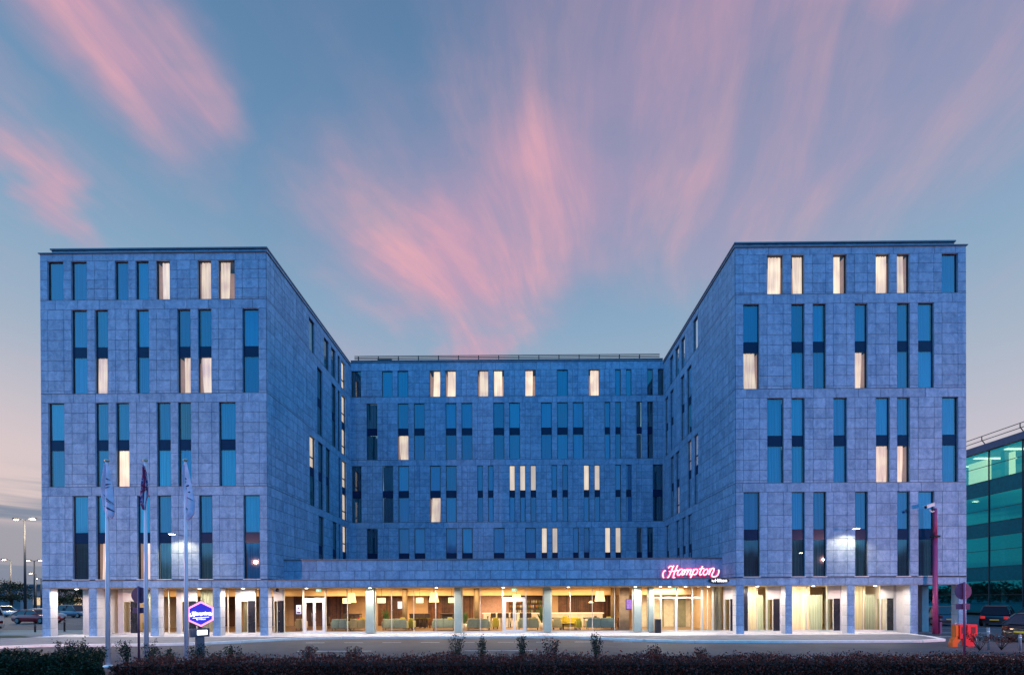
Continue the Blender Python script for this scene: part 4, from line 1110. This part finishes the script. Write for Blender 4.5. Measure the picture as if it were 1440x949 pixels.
flag(x, 7.42, 5.45, [(0,-.02,.05),(.25,-.06,.13),(.6,-.12,.19),(.85,-.10,.24),(.93,-.01,.24),(1,.03,.16)], 'pale lilac banner with dark slanted lettering on the leftmost pole', (CLW, INK),
     [(.3,.26,.95,.30,.012),(.2,.42,.95,.37,.014),(.4,.47,.9,.42,.008),(.1,.56,.95,.74,.013),(.1,.78,.98,.88,.018),(.3,.66,.9,.75,.006)], 1)
x, e = flagpole(201.5, 'middle white flagpole behind the round sign')
m_, g, out = newmat('union_cloth'); p_ = g.node('ShaderNodeBsdfPrincipled'); p_.inputs['Roughness'].default_value = .85
tc = g.node('ShaderNodeTexCoord'); mp = g.node('ShaderNodeMapping'); mp.inputs['Rotation'].default_value = (0, R(28), 0); mp.inputs['Scale'].default_value = (9,1,3.2); g.link(tc.outputs['Object'], mp.inputs[0])
n_ = g.noise(mp.outputs[0], .9, 2, .5, .6)
g.link(g.ramp(n_, [(0,(.03,.02,.18)),(.44,(.05,.03,.22)),(.47,(.55,.45,.60)),(.52,(.42,.03,.12)),(1,(.30,.015,.09))]), p_.inputs['Base Color']); g.nt.links.new(p_.outputs[0], out.inputs[0])
flag(x, 7.35, 5.75, [(0,-.02,.03),(.2,-.04,.07),(.4,-.13,.12),(.7,-.13,.16),(.9,-.08,.08),(1,-.03,.05)], 'drooping red, white and blue national flag on the middle pole', (m_, mat('flag_red', (.30,.01,.05), .8)),
     [(.1,.42,.9,.55,.03),(.2,.6,.9,.5,.02)], 4)
x, e = flagpole(258.5, 'rightmost white flagpole left of the hexagonal sign')
flag(x, 7.4, 5.4, [(0,-.02,.04),(.25,-.03,.14),(.5,-.03,.22),(.75,-.04,.30),(.88,.02,.30),(.96,.03,.2),(1,.05,.12)], 'pale lilac banner with small dark letters hanging right of the rightmost pole', (CLW, INK),
     [(.4,.27,.7,.28,.018),(.4,.36,.65,.33,.016),(.55,.42,.8,.38,.014),(.4,.47,.6,.44,.014),(.6,.52,.78,.50,.012),(.3,.60,.9,.66,.008),(.1,.8,.4,.86,.02)], 8)

# ------------------------------------------------------------------ round signs seen from behind
SIGNB = mat('sign_back', (.14,.06,.12), .5, .1)
def round_sign(px, Y, zc, label, m):
    e = thing('round_road_sign', label, 'road sign', (LB_(px, Y), Y, 0), 0, 'round road signs seen from behind')
    MB().tube([(0,.06,.0),(0,.06,zc+.34)], .038, 10).build('post', m, e)
    ms = MB(); ms.lathe(0, 0, [(.29,-.012),(.31,-.006),(.31,.012)], 32, smooth=False)
    o = ms.build('disc', m, e); o.location = (0,.11,zc); o.rotation_euler = (R(90),0,0)
    ch = MB(); ch.box(-.17, .17, .085, .098, zc+.12, zc+.15); ch.box(-.17, .17, .085, .098, zc-.15, zc-.12); ch.build('channel', m, e)
    MB().cbox(-.26, .25, .10, .125, zc-.68, zc-.47, .006).build('sub_plate', m, e)
round_sign(188.8, -12.4, 2.64, 'dark round sign seen from behind in front of the left wing', SIGNB)
round_sign(1353, -12.4, 2.66, 'purple round sign seen from behind in front of the right wing corner', mat('sign_back_purple', (.45,.07,.15), .5, .1))

# CCTV pole
PUR = mat('magenta_steel', (.30,.035,.13), .45, .1, var=.15, vs=2)
e = thing('camera_pole', 'tall magenta steel pole with a white surveillance camera before the right wing', 'pole', (26.0, -.6, .1))
MB().tube([(0,0,0),(0,0,2.0),(0,0,6.1)], [.15,.135,.125], 12).build('lower_pole', PUR, e)
MB().tube([(0,0,6.1),(0,0,7.85)], [.11,.10], 12).build('upper_pole', PUR, e)
MB().lathe(0, 0, [(.24,6.05),(.26,6.1),(.24,6.15)], 16).build('collar', DARKM, e)
MB().cbox(.20, .34, -.1, .12, 0, .75, .02).build('cabinet', mat('cabinet_purple', (.18,.07,.16), .5), e)
MB().tube([(0,0,7.7),(-.25,-.05,7.62),(-.42,-.08,7.75)], .04, 8).build('arm', WHITE, e)
cm = MB(); cm.cbox(-.28, .32, -.09, .09, -.08, .10, .03); cm.box(-.36, .34, -.11, .11, .105, .125)
c_ = cm.build('camera_housing', WHITE, e); c_.location = (-.42,-.08,7.98); c_.rotation_euler = (0, R(-16), R(12))
MB().cbox(-.35, -.275, -.07, .07, -.07, .07, .02).build('lens', DARKM, c_)

# ------------------------------------------------------------------ barrier and bollards
e = thing('plastic_barrier', 'red and orange plastic road barrier standing by the right kerb', 'barrier', (LB_(1349,-6.8), -6.8, .0), R(8))
RED = mat('red_plastic', (.85,.02,.03), .4, emit=None, var=.05); ORA = mat('orange_plastic', (.85,.13,.01), .4, var=.05)
b = MB(); b.prism([(-.38,.40),(.12,.40),(.30,.50),(.62,.52),(.62,1.08),(-.38,1.08)], -.16, .2)
for a_, c_ in ((-.30,.02),(.22,.52)):
    b.box(a_, c_, -.165, -.158, .62, 1.0)
b.box(.0, .20, -.20, -.165, .5, 1.08)
b.build('body', RED, e)
b = MB()
for a_, c_ in ((-.28,0),(.24,.50)): b.box(a_, c_, -.172, -.166, .66, .96)
b.build('recess_shade', mat('shaded_red_plastic', (.18,.008,.012), .5), e)  # flat dark patches painted on the face as the shade of hollows
b = MB(); b.box(-.55, -.385, -.12, .10, .50, 1.06); b.prism([(-.55,.50),(-.36,.50),(-.12,.50),(-.42,.15),(-.42,0),(-.72,0),(-.72,.22)], -.10, .09); b.build('end_block', ORA, e)
b = MB(); b.prism([(.05,.42),(.60,.52),(.60,.06),(.52,0),(.20,0),(.05,.06)], -.08, .12); b.build('foot', RED, e)
BOL = mat('bollard_grey', (.42,.38,.40), .5)
def bollard(px, Y, h, label, m=BOL, r=.05, g='pale bollards at the right edge'):
    e = thing('bollard', label, 'bollard', (LB_(px, Y), Y, 0), 0, g)
    MB().tube([(0,0,0),(0,0,h-.03),(0,0,h)], [r,r,r*.8], 12).build('post', m, e)
    MB().lathe(0, 0, [(r*1.04,h*.78),(r*1.04,h*.86)], 12).build('band', WHITE if m is BOL else CAP, e)
bollard(1384, -8.3, 1.02, 'tall pale bollard right of the red barrier')
bollard(1428, -8.6, .72, 'pale bollard beside the dark car at the right edge')
bollard(1367, -7.6, .5, 'short pale stub close behind the red barrier')
bollard(1338.5, -1.0, .95, 'thin pale post by the right wing corner column', r=.035)
bollard(43, 5.0, .62, 'short black bollard in front of the red hatchback', DARKM, .06, 'black bollards along the left footpath')
bollard(85, 5.5, .95, 'black bollard seen through the open corner bay', DARKM, .06, 'black bollards along the left footpath')
for px, yt, Y, l in ((1372,893,-8.8,'low dark shrub right behind the red barrier'),(1402,894,-8.6,'low dark shrub between the two pale bollards')):
    shrub(px, yt, Y, l, False, .45)

# ------------------------------------------------------------------ cars
CARGLASS = mat('car_glass', (.015,.02,.03), .06, var=.05)
TYRE = mat('tyre', (.015,.015,.015), .9); RIM = mat('alloy', (.35,.35,.37), .3, .8)
def car(name, label, loc, rz, c, L=4.3, Wd=1.8, H=1.5, kind='hatch', tail_lit=False, plate=(.75,.55,.05), group='parked cars', rail=False):
    e = thing(name, label, 'van' if kind == 'van' else 'car', loc, rz, group)
    pm = mat('paint_'+'_'.join(str(int(v*1000)) for v in c), c, .28, .25, var=.04, coat=.6)
    h, w = L/2, Wd/2; zb = .22
    # profile stations along x (front = +x): x, z of bonnet/belt line, half width
    if kind == 'van': st = [(-h,.55,.88),(-h+.05,1.25,.97),(-h*.3,1.28,1),(h*.45,1.25,1),(h*.78,1.1,.97),(h*.95,.95,.9),(h,.6,.8)]
    else: st = [(-h,.5,.80),(-h+.07,.88,.90),(-h*.55,.98,.98),(0,.95,1),(h*.38,.93,1),(h*.72,.82,.95),(h*.93,.70,.84),(h,.5,.70)]
    b = MB(); n = len(st); vs = []
    for x, zt, k in st:
        ww = w*k
        zz = zb+.06 if abs(x) > h*.9 else zb
        vs += [(x,-ww*.9,zz),(x,-ww,zz+.18),(x,-ww*.99,(zz+zt)/2+.05),(x,-ww*.93,zt-.03),(x,-ww*.80,zt),(x,ww*.80,zt),(x,ww*.93,zt-.03),(x,ww*.99,(zz+zt)/2+.05),(x,ww,zz+.18),(x,ww*.9,zz)]
    fs = []
    for j in range(n-1):
        for k in range(10): fs.append((j*10+k, j*10+(k+1)%10, (j+1)*10+(k+1)%10, (j+1)*10+k))
    fs += [tuple(range(9,-1,-1)), tuple(range((n-1)*10, n*10))]
    b.add(vs, fs, 0, True)
    b.build('body', pm, e)
    zr = H
    if kind == 'van': a0, a1, t0, t1 = -h+.06, h*.62, -h+.14, h*.36
    elif kind == 'estate': a0, a1, t0, t1 = -h+.12, h*.44, -h*.78, h*.10
    else: a0, a1, t0, t1 = -h+.16, h*.44, -h*.60, h*.10
    zl = st[2][1]-.03
    g_ = MB()
    lo, hi = w*.90, w*.68
    vs = [(a0,-lo,zl),(a1,-lo,zl-.02),(a1,lo,zl-.02),(a0,lo,zl),(t0,-hi,zr-.05),(t1,-hi,zr-.05),(t1,hi,zr-.05),(t0,hi,zr-.05)]
    g_.add(vs, [(4,5,6,7),(0,1,5,4),(1,2,6,5),(2,3,7,6),(3,0,4,7)]); g_.build('windows', CARGLASS, e)
    r_ = MB()
    mx = (t0+t1)/2
    r_.add([(t0-.04,-hi-.02,zr-.06),(t1+.04,-hi-.02,zr-.06),(t1+.04,hi+.02,zr-.06),(t0-.04,hi+.02,zr-.06),(t0+.1,-hi*.8,zr),(t1-.12,-hi*.8,zr),(t1-.12,hi*.8,zr),(t0+.1,hi*.8,zr)],
           [(4,5,6,7),(0,1,5,4),(1,2,6,5),(2,3,7,6),(3,0,4,7)], 0, False)
    for s in (-1, 1):
        for (xa, za, xb, zc) in ((a0-.01,zl,t0-.02,zr-.05),(a1+.01,zl,t1+.02,zr-.05),((a0+a1)/2,zl,mx,zr-.05)):
            r_.tube([(xa,s*(lo+.012),za),(xb,s*(hi+.012),zc)], .035, 6)
        if kind == 'van': r_.add([(a0,s*(lo+.014),zl),(h*.12,s*(lo+.014),zl),(h*.10,s*(hi+.014),zr-.05),(t0,s*(hi+.014),zr-.05)], [(0,1,2,3)])
    r_.build('roof', pm, e)
    if rail:
        rr = MB()
        for s in (-1, 1): rr.tube([(t0+.1,s*hi*.9,zr+.03),(t1-.2,s*hi*.9,zr+.03)], .02, 6)
        rr.build('roof_rail', CAP, e)
    for sx in (-.60, .62):
        for sy in (-1, 1):
            wh = MB(); wh.lathe(0, 0, [(.19,-.1),(.30,-.105),(.33,-.06),(.33,.06),(.30,.105),(.19,.1)], 22)
            o = wh.build('wheel', TYRE, e); o.location = (sx*h, sy*(w-.1), .33); o.rotation_euler = (R(90), 0, 0)
            rm = MB(); rm.lathe(0, 0, [(.20,-.112),(.05,-.09),(.05,.09),(.20,.112)], 10); q = rm.build('rim', RIM, o)
    for s in (-1, 1):
        MB().cbox(h-.20, h-.03, min(s*w*.50,s*w*.78), max(s*w*.50,s*w*.78), .56, .70, .02).build('headlight', mat('headlight_lens', (.7,.72,.75), .1), e)
        tl = mat('tail_light_lit', (.6,.02,.02), .3, emit=(1,.05,.04), es=.35) if tail_lit else mat('tail_light', (.10,.004,.004), .25)
        MB().cbox(-h-.005, -h+.12, min(s*w*.55,s*w*.84), max(s*w*.55,s*w*.84), .64, .84, .02).build('tail_light', tl, e)
        MB().cbox(h*.30, h*.36, min(s*w*.98,s*w*1.13), max(s*w*.98,s*w*1.13), .94, 1.06, .02).build('mirror', pm, e)
    MB().box(-h-.02, -h+.02, -.26, .26, .50, .60).build('number_plate', mat('plate_'+str(int(plate[0]*100)), plate, .5), e)
    MB().box(h-.02, h+.02, -.26, .26, .34, .44).build('number_plate', mat('plate_white', (.7,.7,.7), .5), e)
    MB().cbox(-h-.03, -h+.12, -w*.72, w*.72, .24, .42, .03).build('bumper', DARKM, e)
    return e
car('hatchback_car', 'dark red hatchback parked facing right beside the left wing', (-50.1, 18.0, 0), R(-6), (.42,.006,.012), 4.4, 1.8, 1.46)
car('parked_car', 'silver estate car behind the dark red hatchback at the left edge', (-74.5, 36.5, 0), R(-20), (.42,.44,.48), 4.6, 1.85, 1.6, 'estate')
car('parked_car', 'pale silver car just right of the silver estate', (-69.5, 42.5, 0), R(-12), (.5,.5,.52), 4.4, 1.8, 1.45)
car('parked_car', 'dark maroon car behind the dark red hatchback', (-65.0, 40.5, 0), R(10), (.08,.02,.03), 4.4, 1.8, 1.5)
car('parked_car', 'slate blue estate car seen through the open corner bay', (-60.3, 32.6, 0), R(-8), (.07,.10,.16), 4.7, 1.85, 1.7, 'estate', rail=True)
car('parked_car', 'pale saloon glimpsed behind the corner column beyond the hatchback', (-56.5, 25.0, 0), R(-10), (.40,.36,.36), 4.3, 1.8, 1.45)
car('white_van', 'cream white van cut off by the left edge of the picture', (-42.9, 5.4, 0), R(178), (.62,.58,.50), 5.0, 1.95, 1.95, 'van', group='vans')
car('parked_car', 'black estate car with yellow plate and glowing tail light by the teal building', (39.6, 8.8, 0), R(38), (.012,.012,.018), 4.5, 1.9, 1.68, 'estate', True, rail=True)
car('parked_car', 'dark blue hatchback seen rear-on between the camera pole and the corner column', (36.1, 10.6, 0), R(72), (.02,.03,.07), 4.2, 1.8, 1.6)
car('parked_car', 'black saloon half hidden behind the right wing corner column', (40.5, 14.5, 0), R(60), (.015,.015,.02), 4.4, 1.8, 1.5)
car('parked_car', 'dark car with red lamps cut off by the right edge', (28.7, -4.4, 0), R(15), (.015,.012,.014), 4.4, 1.85, 1.55, 'hatch', False)
car('parked_car', 'black car under the glass wall at the right edge', (47.0, 12.5, 0), R(30), (.012,.014,.02), 4.4, 1.8, 1.5)

# ------------------------------------------------------------------ teal glass building on the right
tb = thing('glass_office_building', 'teal glass office building with a roof rail at the right edge', 'building', (0,0,0))
TX = 57.5
TF = Fr((TX,0,0), (0,1,0), (-1,0,0)); TF2 = Fr((0,-8,0), (1,0,0), (0,-1,0))
tg, tf = MB(), MB()
ztop = 20.2
levels = [(16.6,20.2,18.4),(11.4,14.8,13.0),(6.0,9.7,8.0),(.4,4.3,2.6)]
TSP = mat('teal_spandrel', (.002,.15,.17), .25, spec=.12)
spn = MB(); spn_z = [(14.8,16.6),(9.7,11.4),(4.3,6.0)]
for F, a, b_ in ((TF, -8, 72), (TF2, TX, TX+30)):
    for z0, z1, zm in levels:
        tg.add([F.P(a,z0),F.P(b_,z0),F.P(b_,z1),F.P(a,z1)], [(0,1,2,3)])
        for z in (z0, zm, z1): fbox(tf, F, a, b_, z-.03, z+.03, -.03, .04, 0, True)
    for z0, z1 in spn_z: spn.add([F.P(a,z0,.01),F.P(b_,z0,.01),F.P(b_,z1,.01),F.P(a,z1,.01)], [(0,1,2,3)])
    u = a+1.1
    while u < b_: fbox(tf, F, u-.04, u+.04, 0, ztop, -.02, .09, 0, True); u += 3.8
tg.build('curtain_wall_glass', GLASST, tb); spn.build('spandrel_glass', TSP, tb); tf.build('mullions', mat('dark_mullion', (.02,.04,.05), .5), tb)
ro = MB(); fbox(ro, TF, -8.3, 72, 20.25, 21.1, -1, .3, 0, True); fbox(ro, TF2, TX-.3, TX+30, 20.25, 21.1, -1, .3, 0, True); ro.box(TX, TX+30, -7, 72, 20.6, 21.0); ro.build('parapet', mat('blue_grey_metal', (.10,.12,.20), .5, .3), tb)
rl = MB()
for z in (21.7, 22.25): rl.tube([(TX-.0,-8,z),(TX-.0,72,z)], .045, 6)
u = -7.0
while u < 72:
    rl.tube([(TX,u,22.27),(TX,u,21.75)], .05, 6); rl.tube([(TX,u,21.8),(TX+.7,u+.1,21.05)], .05, 6); u += 4.4
rl.build('roof_rail', DARKM, tb)
fl_ = MB()
for z in (20.25, 14.9, 9.8, 4.4): fl_.box(TX+.3, TX+29, -7.7, 71, z, z+.4)
fl_.box(TX+9, TX+9.3, -7, 71, 0, 20)
u = -3
while u < 70: fl_.box(TX+2, TX+2.5, u, u+.5, 0, 20.2); u += 7.6
fl_.build('interior_floors', mat('office_interior', (.35,.36,.34), .8), tb)
il = MB()
u = -4
while u < 70:
    il.box(TX+1.2, TX+6.5, u, u+.35, 20.1, 20.16); 
    if random.random() < .35: il.box(TX+2.0, TX+2.6, u+1, u+1.3, 14.75, 14.8)
    u += 3.8
il.build('ceiling_lights', mat('office_tube', (1,1,.9), emit=(1,.86,.55), es=4.5), tb)
wl = MB()
for ua, ub in ((22.8,24.2),(27.2,28.6),(30.1,33),(17,19)): wl.box(TX+3.0, TX+3.1, ua, ub, 16.7, 20.1)
wl.build('lit_wall', mat('lit_office_wall', (.6,.5,.3), .8, emit=(1,.80,.42), es=1.7), tb)

# ------------------------------------------------------------------ far left: trees, sheds, lamps
def tree(x, y, h, r, label, seed):
    rnd = random.Random(seed)
    e = thing('tree', label, 'tree', (x, y, 0), 0, 'small trees in the car park')
    t = MB(); t.tube([(0,0,0),(.05,0,h*.35),(0,.05,h*.75)], [.14,.10,.04], 8)
    P_ = []
    cl = []
    for k in range(16):
        a = rnd.uniform(0, 6.28); d = rnd.uniform(.15, .95)*r; z = h*rnd.uniform(.40, .95); d *= 1.15-abs(z/h-.6)*1.6
        c_ = Vector((math.cos(a)*d, math.sin(a)*d, z)); cl.append(c_)
        t.tube([(0,0,h*rnd.uniform(.3,.5)), c_*.6+Vector((0,0,h*.2)), c_], [.05,.035,.015], 5)
        for q in range(150):
            P_.append(c_+Vector((rnd.gauss(0,r*.22), rnd.gauss(0,r*.22), rnd.gauss(0,h*.055))))
    t.build('trunk', BARK, e)
    l = MB(); leaves(l, P_, .13, (0,1,1,2)); l.build('crown', GL, e)
tree(-80.5, 43, 5.4, 2.5, 'spreading dark tree at the far left above the parked silver cars', 3)
tree(-76, 46, 4.9, 1.8, 'small dark tree close beside the left wing corner', 5)
tree(-67, 41, 4.7, 1.9, 'round tree seen through the open corner bay', 9)
tree(-88.5, 45, 4.4, 2.0, 'tree cut off by the left edge of the picture', 12)
# distant sheds and treeline
e = thing('distant_shed', 'long grey industrial shed on the far left horizon', 'building', (-150, 95, 0))
MB().box(-70, 33, 0, 30, 0, 6.0).build('wall', mat('shed_grey', (.14,.16,.20), .8), e)
MB().prism([(-71,6.0),(34,6.0),(33,6.6),(-70,6.6)], -.5, 30.5).build('roof', mat('shed_roof', (.09,.10,.13), .7), e)
m_ = MB()
for k in range(9): m_.box(-60+k*10, -54+k*10, -.05, -.001, .5, 3.6)
m_.build('window', mat('shed_window', (.10,.10,.11), .4), e)
e = thing('distant_building', 'low pinkish building with lit windows beyond the car park', 'building', (-92, 75, 0))
MB().box(-22, 14, 0, 12, 0, 4.6).build('wall', mat('far_wall', (.30,.22,.22), .8), e)
MB().box(-22.4, 14.4, -.4, 12.4, 4.6, 4.9).build('roof', MATS['shed_roof'], e)
m_ = MB()
for k in range(7): m_.box(-19+k*4.6, -17+k*4.6, -.06, -.001, 1.2, 2.9)
m_.build('window', mat('far_lit_window', (.6,.4,.2), emit=(1,.62,.3), es=.8), e)
b = MB(); P_ = []
for k in range(26000):
    x = random.uniform(-260, 60); y = 120+random.uniform(-5, 12)
    h = 4.6+1.2*math.sin(x*.13)+.9*math.sin(x*.31+1)+.7*math.sin(x*.9)
    P_.append((x, y, h*math.sqrt(random.random())))
leaves(b, P_, .55, (0,1,1))
tag(b.build('treeline', GL), kind='stuff')
def street_lamp(x, y, h, label, heads=2, power=300, size=1.0, lit=True, col_=None):
    e = thing('street_lamp', label, 'street lamp', (x, y, 0), 0, 'street lamps')
    MB().tube([(0,0,0),(0,0,h*.5),(0,0,h)], [.16*size,.12*size,.08*size], 10).build('pole', mat('lamp_pole', (.035,.04,.05), .6, .2), e)
    for k in range(heads):
        s = (-1, 1)[k % 2]
        MB().tube([(0,0,h-.05),(s*.9*size,0,h+.12)], .05*size, 8).build('arm', MATS['lamp_pole'], e)
        MB().cbox(min(s*.7*size,s*1.5*size), max(s*.7*size,s*1.5*size), -.18*size, .18*size, h+.06, h+.24, .04).build('lamp_head', MATS['lamp_pole'], e)
        MB().cbox(min(s*.9*size,s*1.3*size), max(s*.9*size,s*1.3*size), -.10*size, .10*size, h-.02, h+.055, .015).build('lens', mat('lamp_lens', (1,.9,.7), emit=(1,.80,.55), es=28) if lit else CAP, e)
    if power: lamp('POINT', 'street_light', (x+1.6*size, y-.9, h-.5), power, col_ or (1,.76,.50), shadow_soft_size=.10)
street_lamp(-64.7, 30.3, 12.9, 'tall double-headed street lamp left of the hotel', 2, 3500)
street_lamp(-84, 46, 9.0, 'bright street lamp at the extreme left edge', 1, 2500)
street_lamp(-97, 62, 10.2, 'distant lit mast lamp right of the tall street lamp', 2, 300, 1.1)
street_lamp(-104, 70, 7.0, 'small distant street lamp near the horizon', 2, 300, 1.0)
street_lamp(-83.0, 49.0, 6.9, 'slim lattice-like lamp beside the small dark tree', 1, 300, .8)
# unseen lamps beside and behind the view, placed to warm the lower walls
street_lamp(-27, -13.5, 6.5, 'street lamp beside the road outside the picture on the left', 1, 4200, col_=(1,.50,.38))
street_lamp(27.5, -13.5, 6.5, 'street lamp beside the road outside the picture on the right', 1, 5200, col_=(1,.46,.42))
street_lamp(3, -48, 8.0, 'unseen street lamp far behind the viewer', 1, 1500, col_=(1,.34,.36))
